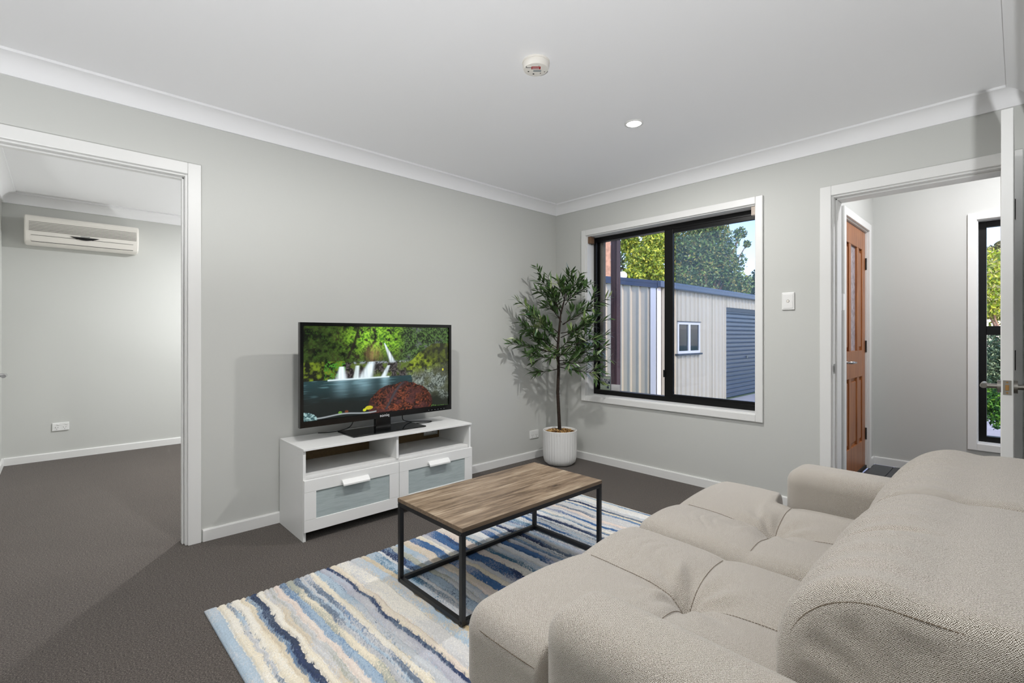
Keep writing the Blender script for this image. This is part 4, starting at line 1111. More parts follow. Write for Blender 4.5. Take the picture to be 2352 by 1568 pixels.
for ci, (x0, x1, wing) in enumerate(((AI0, XM - 0.002, -1), (XM + 0.002, AI1, 1))):
    xc, yc = (x0 + x1) / 2, -2.485
    v, q = rbox(x0, x1, -2.93, -2.085, ZB, ZS, 0.062, 0.0062)
    wt = sstep(ZS - 0.062, ZS - 0.002, v[:, 2])
    def wingx(x, y):
        w = 0.150 * sstep(-2.405, -2.365, y)
        s_ = sstep(0.0, 0.30, (xc - 0.02 - x) if wing < 0 else (x - xc - 0.02))
        return x + wing * w * s_
    z_old = v[:, 2].copy()
    v[:, 2] += wt * seat_disp(v[:, 0], v[:, 1], xc, yc, ci * 2.1)
    v[:, 2] += wt * 0.012 * sstep(-2.35, -2.12, v[:, 1]) * 0 
    # side bulge and piping seam line round the boxing
    v[:, 0] = wingx(v[:, 0], v[:, 1])
    sc = soft('seat_cushion', v, q, sofa, so)
    # stitched seams that follow the surface
    def surf(x, y): return ZS + seat_disp(np.array([x]), np.array([y]), xc, yc, ci * 2.1)[0]
    l1 = [(float(wingx(np.array([xc]), np.array([y]))[0]), y, surf(xc, y) + 0.0026) for y in np.linspace(-2.86, -2.15, 90)]
    l2 = [(float(wingx(np.array([x]), np.array([yc]))[0]), yc + 0.02 * math.sin((x - xc) * 4), surf(x, yc + 0.02 * math.sin((x - xc) * 4)) + 0.0030) for x in np.linspace(x0 + 0.065, x1 - 0.065, 80)]
    for l_ in (l1, l2):
        # dashed thread
        mb = MB()
        for i in range(0, len(l_) - 1): 
            a_, b_ = Vector(l_[i]), Vector(l_[i + 1]); mb.tube([a_, a_.lerp(b_, 0.7)], 0.0009, 5)
        make('stitching', mb, M['thread'], sc, off=so)
    # border seam of the top panel round the wing
    xo = (x0 - 0.148) if wing < 0 else (x1 + 0.148)
    xo_ = xo - wing * 0.008
    zz = ZS - 0.040
    brd = [(xo_ + wing * 0.006, -2.36, zz + 0.0), (xo_ + wing * 0.0085, -2.30, zz), (xo_ + wing * 0.0085, -2.20, zz), (xo_ + wing * 0.004, -2.14, zz)]
    P = []
    for i in range(len(brd) - 1):
        for t in range(12): P.append(Vector(brd[i]).lerp(Vector(brd[i + 1]), t / 12))
    mb = MB()
    for i in range(len(P) - 1): mb.tube([P[i], P[i].lerp(P[i + 1], 0.75)], 0.0010, 5)
    make('stitching', mb, M['thread'], sc, off=so)
    xi = x1 if wing < 0 else x0
    mb = MB(); ys = np.linspace(-2.86, -2.14, 110); sx_ = 0.0005 * (1 if wing < 0 else -1)
    for i in range(len(ys) - 1): mb.tube([(xi + sx_, ys[i], zz - 0.012), (xi + sx_, ys[i] + (ys[i + 1] - ys[i]) * 0.75, zz - 0.012)], 0.0010, 5)
    make('stitching', mb, M['thread'], sc, off=so)

# back cushions: lofted along x
def back_profile(n=44):
    yf0, yb0, zb, zt2, rf, rb = -2.815, -3.30, 0.38, 0.745, 0.165, 0.09
    pts = []
    def arc(cy, cz, r, a0, a1, m):
        for i in range(m + 1):
            a = R(a0 + (a1 - a0) * i / m); pts.append((cy + r * math.cos(a), cz + r * math.sin(a)))
    arc(yf0 - 0.03, zb + 0.03, 0.03, -90, 0, 6)
    for i in range(1, 10): pts.append((yf0, zb + 0.03 + (zt2 - rf - zb - 0.03) * i / 10))
    arc(yf0 - rf, zt2 - rf, rf, 0, 90, 22)
    for i in range(1, 12): pts.append((yf0 - rf + (yb0 + rb - yf0 + rf) * i / 12, zt2))
    arc(yb0 + rb, zt2 - rb, rb, 90, 180, 10)
    for i in range(1, 8): pts.append((yb0, zt2 - rb + (zb + 0.03 - zt2 + rb) * i / 8))
    arc(yb0 + 0.03, zb + 0.03, 0.03, 180, 270, 6)
    for i in range(1, 12): pts.append((yb0 + 0.03 + (yf0 - 0.03 - yb0 - 0.03) * i / 12, zb))
    return np.array(pts)
BPf = back_profile()
cen = np.array([-3.04, 0.56])
tang = np.roll(BPf, -1, 0) - np.roll(BPf, 1, 0)
nrm2 = np.stack([tang[:, 1], -tang[:, 0]], -1); nrm2 /= np.linalg.norm(nrm2, axis=1, keepdims=True)
if (nrm2 * (BPf - cen)).sum() < 0: nrm2 = -nrm2
for ci, (x0, x1) in enumerate(((AI0 - 0.012, XM - 0.001), (XM + 0.001, AI1 + 0.012))):
    rx = 0.040; nL = 74
    us = np.concatenate([[0, 0.001, 0.004, 0.009, 0.016, 0.026], np.linspace(0.040, x1 - x0 - 0.040, nL), [x1 - x0 - d for d in (0.026, 0.016, 0.009, 0.004, 0.001, 0)]])
    V = []; nP = len(BPf); xc = (x0 + x1) / 2
    for u in us:
        dd_ = min(u, x1 - x0 - u, rx); ins = rx - math.sqrt(max(0, rx ** 2 - (rx - dd_) ** 2))
        P2 = BPf - nrm2 * ins
        xx = x0 + u
        front = sstep(-3.05, -2.95, P2[:, 0]) * sstep(0.42, 0.5, P2[:, 1])
        bul = 0.012 * math.sin(math.pi * u / (x1 - x0))
        seam = -0.007 * math.exp(-((xx - xc) / 0.006) ** 2) - 0.010 * math.exp(-((xx - xc) / 0.05) ** 2)
        wr = 0.004 * np.sin(xx * 2 * math.pi / 0.075 + 6 * fbm(np.full(nP, xx * 3), P2[:, 1] * 5 + P2[:, 0] * 5, 5 + ci, 2)) * np.exp(-((P2[:, 1] - 0.69) / 0.07) ** 2)
        seam2 = -0.006 * np.exp(-((P2[:, 0] + 3.03) / 0.006) ** 2) * (P2[:, 1] > 0.7) - 0.006 * np.exp(-((P2[:, 0] + 3.03) / 0.035) ** 2) * (P2[:, 1] > 0.7)
        P2 = P2 + nrm2 * (bul + front * (seam + wr) + seam2)[:, None]
        V.append(np.column_stack([np.full(nP, xx), P2]))
    # caps
    rings = []
    for side, base_ in ((0, V[0]), (1, V[-1])):
        rr_ = []
        for f_ in (0.93, 0.8, 0.62, 0.42, 0.2, 0.04):
            c3 = np.array([base_[0, 0], cen[0], cen[1]])
            g = c3 + (base_ - c3) * f_
            sg_ = -1 if side == 0 else 1
            g[:, 0] += sg_ * (0.006 * (1 - f_) + 0.007 * np.sin(np.arange(nP) * 0.75) * (f_ > 0.7) * (f_ < 0.95) * 0.6)
            rr_.append(g)
        rings.append(rr_)
    allr = rings[0][::-1] + V + rings[1]
    vv = np.concatenate(allr); nR = len(allr)
    I = np.arange(nR * nP).reshape(nR, nP); J = np.roll(I, -1, 1)
    qq = np.stack([I[:-1], J[:-1], J[1:], I[1:]], -1).reshape(-1, 4)
    bc = soft('back_cushion', vv, qq, sofa, so)
    # edge stitching near each end and the seam down the middle and along the top
    def line(xx, i0, i1, lift=0.001, ins=0.0):
        P2 = BPf - nrm2 * ins + nrm2 * lift
        return [Vector((xx, P2[i, 0], P2[i, 1])) for i in range(i0, i1)]
    def dash(P, r=0.0010, parent=bc, sub=3):
        mb = MB()
        for i in range(len(P) - 1):
            for t in range(sub):
                a_ = P[i].lerp(P[i + 1], t / sub); b_ = P[i].lerp(P[i + 1], (t + 0.75) / sub); mb.tube([a_, b_], r, 5)
        make('stitching', mb, M['thread'], parent, off=so)
    i_top = int(np.argmin(np.abs(BPf[:, 0] + 3.03) + (BPf[:, 1] < 0.7) * 9))
    dash(line(x0 + 0.006 if ci == 0 else x1 - 0.006, 6, 62, 0.0015, 0.024))
    mid = [p + Vector((0, 0, 0)) for p in line(xc, 8, i_top, -0.004)]
    dash(mid)
    dash([Vector((x, -3.03, 0.745 + 0.012 * math.sin(math.pi * (x - x0) / (x1 - x0)) - 0.0112)) for x in np.linspace(x0 + 0.04, x1 - 0.04, 40)], sub=4)

# arms
for (x0, x1) in ((-2.805, AI0), (AI1, -1.045)):
    v, q = rbox(x0, x1, -3.24, -2.415, 0.10, 0.572, 0.066, 0.014)
    zc = (v[:, 2] - 0.10) / 0.47
    v[:, 1] -= 0.018 * (zc - 0.5) * sstep(-2.6, -2.42, v[:, 1]) * 0
    v[:, 2] += 0.003 * (fbm(v[:, 0] * 9, v[:, 1] * 9, 77, 2) - 0.5)
    soft('armrest', v, q, sofa, so)
v, q = rbox(-2.62, -1.24, -3.28, -2.16, 0.085, 0.20, 0.02, 0.03)
soft('base_frame', v, q, sofa, so)
for (x, y) in ((-2.68, -2.50), (-1.17, -2.50), (-2.68, -3.16), (-1.17, -3.16)):
    make('leg', MB().lathe([(0.018, 0.0 if y < -2.6 else 0.0), (0.026, 0.102)], (x, y, 0.0), 20), M['black_plastic'], sofa, off=so, smooth=True, auto=40)

# ------------------------------------------------------------------ potted olive tree
pp = at_z(1284.5, 1062, 0.0)
PX, PY = -0.285, -0.300
pl = empty('potted_olive_tree', 'artificial olive tree in a ribbed white pot in the room corner', 'potted plant', (PX, PY, 0))
PO = Vector((PX, PY, 0))
prof = [(0.085, 0.0), (0.115, 0.006), (0.138, 0.028), (0.147, 0.060), (0.150, 0.12), (0.151, 0.285), (0.151, 0.303), (0.145, 0.306), (0.141, 0.303), (0.139, 0.27), (0.135, 0.25)]
n_ = 216; vs = []; fs = []
for i, (r_, z) in enumerate(prof):
    for j in range(n_):
        a = 2 * math.pi * j / n_
        rm = r_
        if 2 <= i <= 5 and z < 0.29: rm = r_ - 0.0035 * (0.5 + 0.5 * math.cos(a * 36)) ** 2
        vs.append((rm * math.cos(a), rm * math.sin(a), z))
for i in range(len(prof) - 1):
    for j in range(n_):
        a = i * n_ + j; b = i * n_ + (j + 1) % n_; fs.append((a, b, b + n_, a + n_))
fs.append(tuple(range(n_ - 1, -1, -1)))
make('pot', MB().add(vs, fs), M['pot'], pl, smooth=True, auto=60)
# mulch: far too many chips to count
V = []; Q = []; CC = []
mr = random.Random(3)
for i in range(900):
    r_ = 0.136 * math.sqrt(mr.random()); a = mr.random() * 6.283
    c = Vector((r_ * math.cos(a), r_ * math.sin(a), 0.272 + 0.020 * (1 - (r_ / 0.14) ** 2) + mr.random() * 0.012))
    mt = Matrix.Rotation(mr.random() * 6.28, 3, 'Z') @ Matrix.Rotation(mr.uniform(-0.7, 0.7), 3, 'X') @ Matrix.Rotation(mr.uniform(-0.7, 0.7), 3, 'Y')
    sx, sy, sz = mr.uniform(0.006, 0.016), mr.uniform(0.003, 0.007), mr.uniform(0.001, 0.003)
    col = lin(tuple(x_ / 255 for x_ in mr.choice([(150, 112, 66), (178, 140, 88), (202, 170, 118), (112, 80, 48), (86, 64, 42)])))
    b0 = len(V)
    for (u_, v_, w_) in ((-1, -1, -1), (1, -1, -1), (1, 1, -1), (-1, 1, -1), (-1, -1, 1), (1, -1, 1), (1, 1, 1), (-1, 1, 1)):
        V.append(tuple(c + mt @ Vector((u_ * sx, v_ * sy, w_ * sz)))); CC.append(col)
    for f in ((3, 2, 1, 0), (4, 5, 6, 7), (0, 1, 5, 4), (1, 2, 6, 5), (2, 3, 7, 6), (3, 0, 4, 7)): Q.append(tuple(b0 + t for t in f))
b0 = len(V); V += [(0.1375 * math.cos(2 * math.pi * j / 24), 0.1375 * math.sin(2 * math.pi * j / 24), 0.266) for j in range(24)]; CC += [lin((0.3, 0.22, 0.14))] * 24
for j in range(0, 24, 2): Q.append((b0, b0 + j, b0 + (j + 1) % 24, b0 + (j + 2) % 24))
mu = np_mesh('mulch', V, Q, M['mulch'], pl, smooth=False, colors=np.array(CC)); mu['kind'] = 'stuff'
# trunk
TD = (PO - CAM).dot(FWD)
def tp(px, py, dd=0.0): return at_depth(px, py, TD + dd) - PO
tpts = [Vector((0.0, 0.0, 0.24)), tp(1284, 960), tp(1281, 900), tp(1283, 850), tp(1281, 800), tp(1284, 760), tp(1288, 720), tp(1296, 690), tp(1300, 660)]
make('trunk', MB().tube(tpts, [0.017, 0.0155, 0.0145, 0.014, 0.012, 0.011, 0.008, 0.006, 0.004], 10), M['bark'], pl, smooth=True)
# leaf mesh (shared)
Ls = 1.0; lv = []; lf = []
ws = [0.0, 0.55, 0.95, 1.0, 0.8, 0.45, 0.0]
for i, w_ in enumerate(ws):
    t = i / 6; zz = -0.10 * t * t
    lv += [(t, -0.105 * w_, zz + 0.02 * w_), (t, 0, zz), (t, 0.105 * w_, zz + 0.02 * w_)]
for i in range(6):
    a = i * 3; lf += [(a, a + 3, a + 4, a + 1), (a + 1, a + 4, a + 5, a + 2)]
leaf_me = bpy.data.meshes.new('leaf'); leaf_me.from_pydata(lv, [], lf)
for p in leaf_me.polygons: p.use_smooth = True
leaf_me.materials.append(M['olive'])
rl = random.Random(12)
tips = [(1232, 612, 1290, 720), (1258, 632, 1291, 710), (1308, 619, 1300, 690), (1336, 626, 1300, 680), (1357, 650, 1302, 690), (1186, 688, 1284, 765), (1238, 664, 1287, 735), (1262, 660, 1290, 720),
        (1190, 736, 1282, 800), (1200, 752, 1282, 805), (1166, 788, 1281, 812), (1206, 812, 1281, 822), (1217, 854, 1283, 846), (1240, 735, 1284, 790),
        (1399, 682, 1292, 745), (1401, 730, 1288, 765), (1399, 767, 1285, 800), (1392, 794, 1284, 815), (1405, 826, 1284, 838), (1392, 857, 1284, 842), (1340, 700, 1294, 745), (1330, 760, 1286, 800), (1345, 790, 1285, 815),
        (1270, 690, 1290, 740), (1318, 665, 1298, 700), (1225, 780, 1282, 812), (1300, 800, 1283, 822), (1262, 800, 1282, 818), (1322, 830, 1283, 835), (1215, 715, 1284, 780), (1360, 735, 1288, 775), (1280, 640, 1298, 690), (1355, 810, 1284, 828)]
allleaves = []
def clampw(v):
    w = v + PO
    w.x = min(w.x, -0.055); w.y = min(w.y, -0.055); return w - PO
branches = []
for bi, (px, py, bx, by) in enumerate(tips):
    dd = rl.uniform(-0.28, 0.14)
    a = tp(bx, by); t0 = tp(px, py, dd)
    while (t0 + PO).x > -0.075 or (t0 + PO).y > -0.075:
        dd -= 0.04; t0 = tp(px, py, dd)
    # slight upward bow
    mid = a.lerp(t0, 0.5) + Vector((rl.uniform(-0.02, 0.02), rl.uniform(-0.02, 0.02), rl.uniform(-0.035, 0.005)))
    P = [(a * (1 - t) ** 2 + mid * 2 * t * (1 - t) + t0 * t * t) for t in [i / 9 for i in range(10)]]
    P = [clampw(p) for p in P]
    mb = MB().tube(P, [0.0042 * (1 - 0.75 * i / 9) for i in range(10)], 6)
    b_ = make('branch', mb, M['bark'], pl, smooth=True); branches.append(b_)
    L = (t0 - a).length
    twigs = [(P, L, 0.18)]
    for tw in range(2):
        f0 = rl.uniform(0.35, 0.75); i0 = int(f0 * 9); s0 = P[i0]; dv = (P[i0 + 1] - P[i0]).normalized()
        sd0 = Vector((rl.gauss(0, 1), rl.gauss(0, 1), rl.gauss(0.3, 0.8))); sd0 = (sd0 - dv * sd0.dot(dv)).normalized()
        e0 = clampw(s0 + (dv * 0.8 + sd0 * 0.6).normalized() * L * rl.uniform(0.28, 0.42))
        while (e0 + PO).x > -0.075 or (e0 + PO).y > -0.075: e0 = e0 - FWD * 0.03
        TP = [s0.lerp(e0, q / 9) + Vector((0, 0, 0.012 * math.sin(q / 9 * 3.14))) for q in range(10)]
        make('twig', MB().tube(TP, [0.0022 * (1 - 0.6 * q / 9) for q in range(10)], 5), M['bark'], b_, smooth=True)
        twigs.append((TP, (e0 - s0).length, 0.15))
    for (P, L, tmin) in twigs:
      nl = max(9, int(L / 0.0125))
      for i in range(nl):
          t = tmin + (1 - tmin) * (i + 0.5) / nl
          f = t * 9; i0 = min(8, int(f)); p = P[i0].lerp(P[i0 + 1], f - i0); d = (P[i0 + 1] - P[i0]).normalized()
          sd_ = Vector((rl.gauss(0, 1), rl.gauss(0, 1), rl.gauss(0, 0.8) + 0.25)); sd_ = (sd_ - d * sd_.dot(d)).normalized()
          dirv = (d * rl.uniform(0.55, 1.1) + sd_ * rl.uniform(0.5, 0.9)).normalized()
          ln = rl.uniform(0.075, 0.115) * (0.75 + 0.25 * math.sin(math.pi * t))
          for _ in range(12):
              tipw = p + dirv * ln + PO
              if tipw.x > -0.03: dirv.x -= 0.15
              if tipw.y > -0.03: dirv.y -= 0.15
              dirv.normalize()
          up = Vector((rl.gauss(0, 0.5), rl.gauss(0, 0.5), 1)); y_ = up.cross(dirv).normalized(); z_ = dirv.cross(y_)
          mt = Matrix(((dirv.x, y_.x, z_.x, p.x), (dirv.y, y_.y, z_.y, p.y), (dirv.z, y_.z, z_.z, p.z), (0, 0, 0, 1))) @ Matrix.Diagonal((ln, ln, ln, 1))
          depth = (p + PO - CAM).dot(FWD)
          allleaves.append((depth - 0.6 * ln, bi, mt))
allleaves.sort(key=lambda q: q[0])
for d_, bi, mt in allleaves[:296]:
    o = bpy.data.objects.new('leaf', leaf_me); COL.objects.link(o); o.parent = branches[bi]; o.matrix_local = mt
V = []; Q = []
for d_, bi, mt in allleaves[296:]:
    b0 = len(V); V += [tuple(mt @ Vector(p)) for p in lv]; Q += [tuple(b0 + t for t in f) for f in lf]
lm = np_mesh('leaf_mass', V, Q, M['olive_stuff'], pl); lm['kind'] = 'stuff'
for (px, py, dd) in ((1312, 633, -0.1), (1249, 745, -0.15), (1348, 668, -0.1), (1278, 692, -0.08), (1322, 682, -0.12), (1262, 768, -0.2)):
    make('olive_fruit', MB().lathe([(0.001, -0.009), (0.0055, -0.005), (0.0065, 0.0), (0.0055, 0.005), (0.001, 0.009)], tp(px, py, dd), 10), M['black_plastic'], pl, smooth=True)

# ================================================================== OUTSIDE
GZ = -0.30
g = make('ground', MB().box(-30, 60, -40, 50, GZ - 0.2, GZ), M['grass']); tag(g, 'mown grass around the house and shed', 'ground', kind='structure')
g = make('ground_paving', MB().box(1.96, 14, -2.2, 1.36, GZ, GZ + 0.012), M['concrete']); tag(g, 'pale concrete apron in front of the shed', 'paving', kind='structure')
# veranda
vr = empty('veranda', 'veranda roof outside the window carried by a timber post', 'veranda', (1.0, 0.5, GZ), kind='structure')
o_ = vr.location
make('roof', MB().box(0.2, 1.95, -2.11, 0.62, 2.60, 2.68), M['shed_navy'], vr, off=o_)
make('deck', MB().box(0.2, 1.96, -2.11, 0.62, GZ, -0.05), M['concrete'], vr, off=o_)
pq = at_depth(1414, 700, 6.2)
ps = tag(make('veranda_post', MB().box(pq.x - 0.045, pq.x + 0.045, pq.y - 0.045, pq.y + 0.045, -0.05, 2.60), M['post_wood'], bevel=0.004), 'dark red stained timber veranda post outside the window', 'post')
# brick reveal edge just outside the glass
make('brick_reveal', MB().box(0.166, 0.2, WY1 - 0.075, WY1 - 0.012, WZ0, WZ1), M['brick'], win)

# shed
SX0, SX1, SY0, SY1 = 4.39, 12.4, 1.43, 6.8
EZ = 2.13; RZ = EZ + 0.16 * (SY1 - SY0) / 2; SYM = (SY0 + SY1) / 2
shed = empty('garden_shed', 'cream ribbed steel garden shed with navy gutter and roller door', 'shed', ((SX0 + SX1) / 2, SYM, GZ))
o_ = shed.location
RIB, PIT = 0.028, 0.19
def ribbed(u0, u1, zlo, ztop):
    """profile points along u, out = rib height; ztop(u)"""
    pts = []; u = u0
    while u < u1 - 1e-6:
        w = min(PIT, u1 - u)
        for f_, h_ in ((0.0, 0.0), (0.70, 0.0), (0.80, 1.0), (0.92, 1.0), (0.999, 0.0)): pts.append((u + w * f_, h_ * RIB))
        u += PIT
    pts.append((u1, 0)); return pts
def sheet(name, face, u0, u1, zlo, ztop, parent=shed):
    pts = ribbed(u0, u1, zlo, ztop); vs = []; fs = []
    for (u, h_) in pts:
        zt2 = ztop(u)
        for z in (zlo, zt2):
            vs.append((SX0 - h_, u, z) if face == 'x' else (u, SY0 - h_, z))
    for i in range(len(pts) - 1): fs.append((2 * i, 2 * i + 2, 2 * i + 3, 2 * i + 1))
    return make(name, MB().add(vs, fs), M['shed_cream'], parent, off=o_, fixn=False)
rake = lambda y: EZ - 0.02 + 0.16 * (y - SY0 if y < SYM else SY1 - y)
u = SY0
while u < SY1 - 0.01:
    sheet('wall_sheet', 'x', u, min(u + 0.76, SY1), GZ + 0.02, rake); u += 0.76
flat = lambda x: EZ - 0.10
wx0, wx1, wz0_, wz1_ = 5.12, 6.05, 0.79, 1.41
dx0, dx1, dz1 = 7.37, 9.75, 1.78
u = SX0
while u < SX1 - 0.01:
    u1 = min(u + 0.76, SX1)
    spans = [(u, u1)]
    cuts = sorted({c for c in (wx0, wx1, dx0, dx1) if u < c < u1})
    b_ = [u] + cuts + [u1]
    for a, c in zip(b_[:-1], b_[1:]):
        mid_ = (a + c) / 2
        if wx0 < mid_ < wx1:
            sheet('wall_sheet', 'y', a, c, GZ + 0.02, lambda x: wz0_); sheet('wall_sheet', 'y', a, c, wz1_, flat)
        elif dx0 < mid_ < dx1:
            sheet('wall_sheet', 'y', a, c, dz1, flat)
        else:
            sheet('wall_sheet', 'y', a, c, GZ + 0.02, flat)
    u = u1
inner = MB().box(SX0 + 0.01, SX1, SY0 + 0.12, SY1, GZ + 0.005, EZ - 0.1)
make('shed_body', inner, M['shed_cream'], shed, off=o_)
# roof, barge and gutter
rf = MB().add([(SX0 - 0.03, SY0 - 0.06, EZ), (SX1, SY0 - 0.06, EZ), (SX1, SYM, RZ), (SX0 - 0.03, SYM, RZ), (SX0 - 0.03, SY1 + 0.06, EZ), (SX1, SY1 + 0.06, EZ)], [(0, 1, 2, 3), (3, 2, 5, 4)])
make('roof', rf, M['shed_navy'], shed, off=o_)
def barge(y0, z0, y1, z1, h=0.135):
    return MB().add([(SX0 - 0.05, y0, z0 - h), (SX0 - 0.05, y1, z1 - h), (SX0 - 0.05, y1, z1), (SX0 - 0.05, y0, z0), (SX0 - 0.02, y0, z0 - h), (SX0 - 0.02, y1, z1 - h), (SX0 - 0.02, y1, z1), (SX0 - 0.02, y0, z0)],
                    [(0, 1, 2, 3), (7, 6, 5, 4), (0, 4, 5, 1), (3, 2, 6, 7), (0, 3, 7, 4), (1, 5, 6, 2)])
bg_ = make('barge_board', barge(SY0 - 0.05, EZ + 0.008, SYM, RZ + 0.02), M['shed_navy'], shed, off=o_)
make('barge_rib', barge(SY0 - 0.05, EZ - 0.035, SYM, RZ - 0.02, 0.012).add([], []), M['shed_navy'], bg_, off=(o_.x + 0.006, o_.y, o_.z))
make('barge_board', barge(SYM, RZ + 0.02, SY1 + 0.05, EZ + 0.008), M['shed_navy'], shed, off=o_)
gt = make('gutter', MB().box(SX0 - 0.05, SX1, SY0 - 0.115, SY0 - 0.03, EZ - 0.115, EZ + 0.005), M['shed_navy'], shed, off=o_, bevel=0.012)
sl_ = MB()
xx = SX0 + 0.1
while xx < 9.4:
    sl_.box(xx, xx + 0.07, SY0 - 0.1165, SY0 - 0.1145, EZ - 0.045, EZ - 0.034); xx += 0.16
make('gutter_slots', sl_, M['dark_print'], gt, off=o_)
make('corner_flashing', MB().box(SX0 - 0.036, SX0 - 0.028, SY0 - 0.01, SY0 + 0.10, GZ, EZ - 0.11), M['shed_white'], shed, off=o_)
make('corner_flashing', MB().box(SX0 - 0.036, SX0 + 0.10, SY0 - 0.036, SY0 - 0.029, GZ, EZ - 0.11), M['shed_white'], shed, off=o_)
make('downpipe', MB().box(SX0 + 0.11, SX0 + 0.20, SY0 - 0.105, SY0 - 0.035, GZ, EZ - 0.11), M['shed_cream'], shed, off=o_, bevel=0.008)
# shed window
sw_ = make('shed_window', MB().box(wx0, wx1, SY0 - 0.04, SY0 - 0.005, wz1_ - 0.05, wz1_).box(wx0, wx1, SY0 - 0.04, SY0 - 0.005, wz0_, wz0_ + 0.05).box(wx0, wx0 + 0.045, SY0 - 0.04, SY0 - 0.005, wz0_ + 0.05, wz1_ - 0.05).box(wx1 - 0.045, wx1, SY0 - 0.04, SY0 - 0.005, wz0_ + 0.05, wz1_ - 0.05), M['shed_white'], shed, off=o_)
xm_ = (wx0 + wx1) / 2
make('mullion', MB().box(xm_ - 0.04, xm_ + 0.04, SY0 - 0.042, SY0 - 0.008, wz0_ + 0.05, wz1_ - 0.05), M['shed_white'], sw_, off=o_)
make('pane', MB().box(wx0 + 0.045, xm_ - 0.04, SY0 - 0.022, SY0 - 0.018, wz0_ + 0.05, wz1_ - 0.05), M['black_glass'], sw_, off=o_)
make('pane', MB().box(xm_ + 0.04, wx1 - 0.045, SY0 - 0.022, SY0 - 0.018, wz0_ + 0.05, wz1_ - 0.05), M['black_glass'], sw_, off=o_)
make('sill_flashing', MB().box(wx0 - 0.05, wx1 + 0.04, SY0 - 0.075, SY0 - 0.005, wz0_ - 0.035, wz0_), M['dark_print'], sw_, off=o_)
make('head_flashing', MB().box(wx0 - 0.01, wx1 + 0.01, SY0 - 0.06, SY0 - 0.005, wz1_, wz1_ + 0.012), M['dark_print'], sw_, off=o_)
# roller door, slat by slat
rd = make('roller_door', MB().box(dx0, dx1, SY0 + 0.04, SY0 + 0.05, GZ + 0.02, dz1), M['roller'], shed, off=o_)
ns = 21; hs = (dz1 - 0.05 - GZ - 0.02) / ns
for i in range(ns):
    z0 = GZ + 0.02 + i * hs; y_ = SY0 + 0.03
    poly = [(y_ + 0.012, z0), (y_ - 0.010, z0 + hs * 0.12), (y_ - 0.016, z0 + hs * 0.22), (y_ - 0.002, z0 + hs * 0.34), (y_ + 0.002, z0 + hs * 0.9), (y_ + 0.012, z0 + hs)]
    n_ = len(poly)
    make('slat', MB().add([(dx0, a, c) for a, c in poly] + [(dx1, a, c) for a, c in poly], [(i2, i2 + n_, i2 + 1 + n_, i2 + 1) for i2 in range(n_ - 1)]), M['roller'], rd, off=o_)
make('lock', MB().tube([(8.62, SY0 + 0.022, 0.62), (8.62, SY0 - 0.01, 0.62)], 0.03, 12), M['chrome'], rd, off=o_)
make('head_drum', MB().box(dx0, dx1, SY0 + 0.005, SY0 + 0.04, dz1 - 0.09, dz1), M['dark_print'], rd, off=o_)
dq = at_depth(1430, 633, 10.6)
zr = RZ - 0.16 * abs(dq.y - SYM)
dm = tag(make('roof_vent', MB().lathe([(0.05, zr - dq.z - 0.02), (0.05, -0.06), (0.085, -0.05), (0.10, 0.0), (0.088, 0.05), (0.05, 0.085), (0.002, 0.098)], (dq.x, dq.y, dq.z), 24), M['dome'], smooth=True, auto=50), 'white domed vent on the shed roof', 'roof vent')

# trees
def foliage(name, blobs, n, size, cols, parent, off, seed, flat=1.0):
    rg = np.random.default_rng(seed); off = np.array(off)
    w = np.array([b[3] ** 2 for b in blobs]); cnt = np.maximum(20, (n * w / w.sum()).astype(int))
    P = []
    for (x, y, z, r), c in zip(blobs, cnt):
        d = rg.normal(size=(c, 3)); d /= np.linalg.norm(d, axis=1, keepdims=True)
        rad = r * (0.25 + 0.75 * rg.random(c) ** 0.55)
        lump = 0.75 + 0.5 * fbm(d[:, 0] * 2.5 + seed, d[:, 1] * 2.5 + d[:, 2] * 2.5, seed, 2)
        q_ = d * (rad * lump)[:, None]; q_[:, 2] *= flat
        P.append(np.array([x, y, z]) + q_)
    P = np.concatenate(P); N = len(P)
    a = rg.normal(size=(N, 3)); a /= np.linalg.norm(a, axis=1, keepdims=True)
    b_ = np.cross(a, rg.normal(size=(N, 3))); b_ /= np.linalg.norm(b_, axis=1, keepdims=True)
    sz = size * (0.6 + 0.8 * rg.random(N))[:, None]
    V = np.stack([P - a * sz, P + b_ * sz * 0.42, P + a * sz, P - b_ * sz * 0.42], 1).reshape(-1, 3)
    Q = np.arange(4 * N).reshape(N, 4)
    cl = np.array([lin(tuple(x_ / 255 for x_ in c)) for c in cols]); ci = rg.integers(0, len(cols), N)
    c = cl[ci] * (0.75 + 0.5 * rg.random((N, 1)))
    o = np_mesh(name, V - off, Q, M['foliage'], parent, smooth=False, colors=np.repeat(c, 4, 0)); o['kind'] = 'stuff'
    return o
def pxblobs(lst): 
    out = []
    for (px, py, rpx, d) in lst:
        p = at_depth(px, py, d); out.append((p.x, p.y, p.z, rpx * d / FPX))
    return out
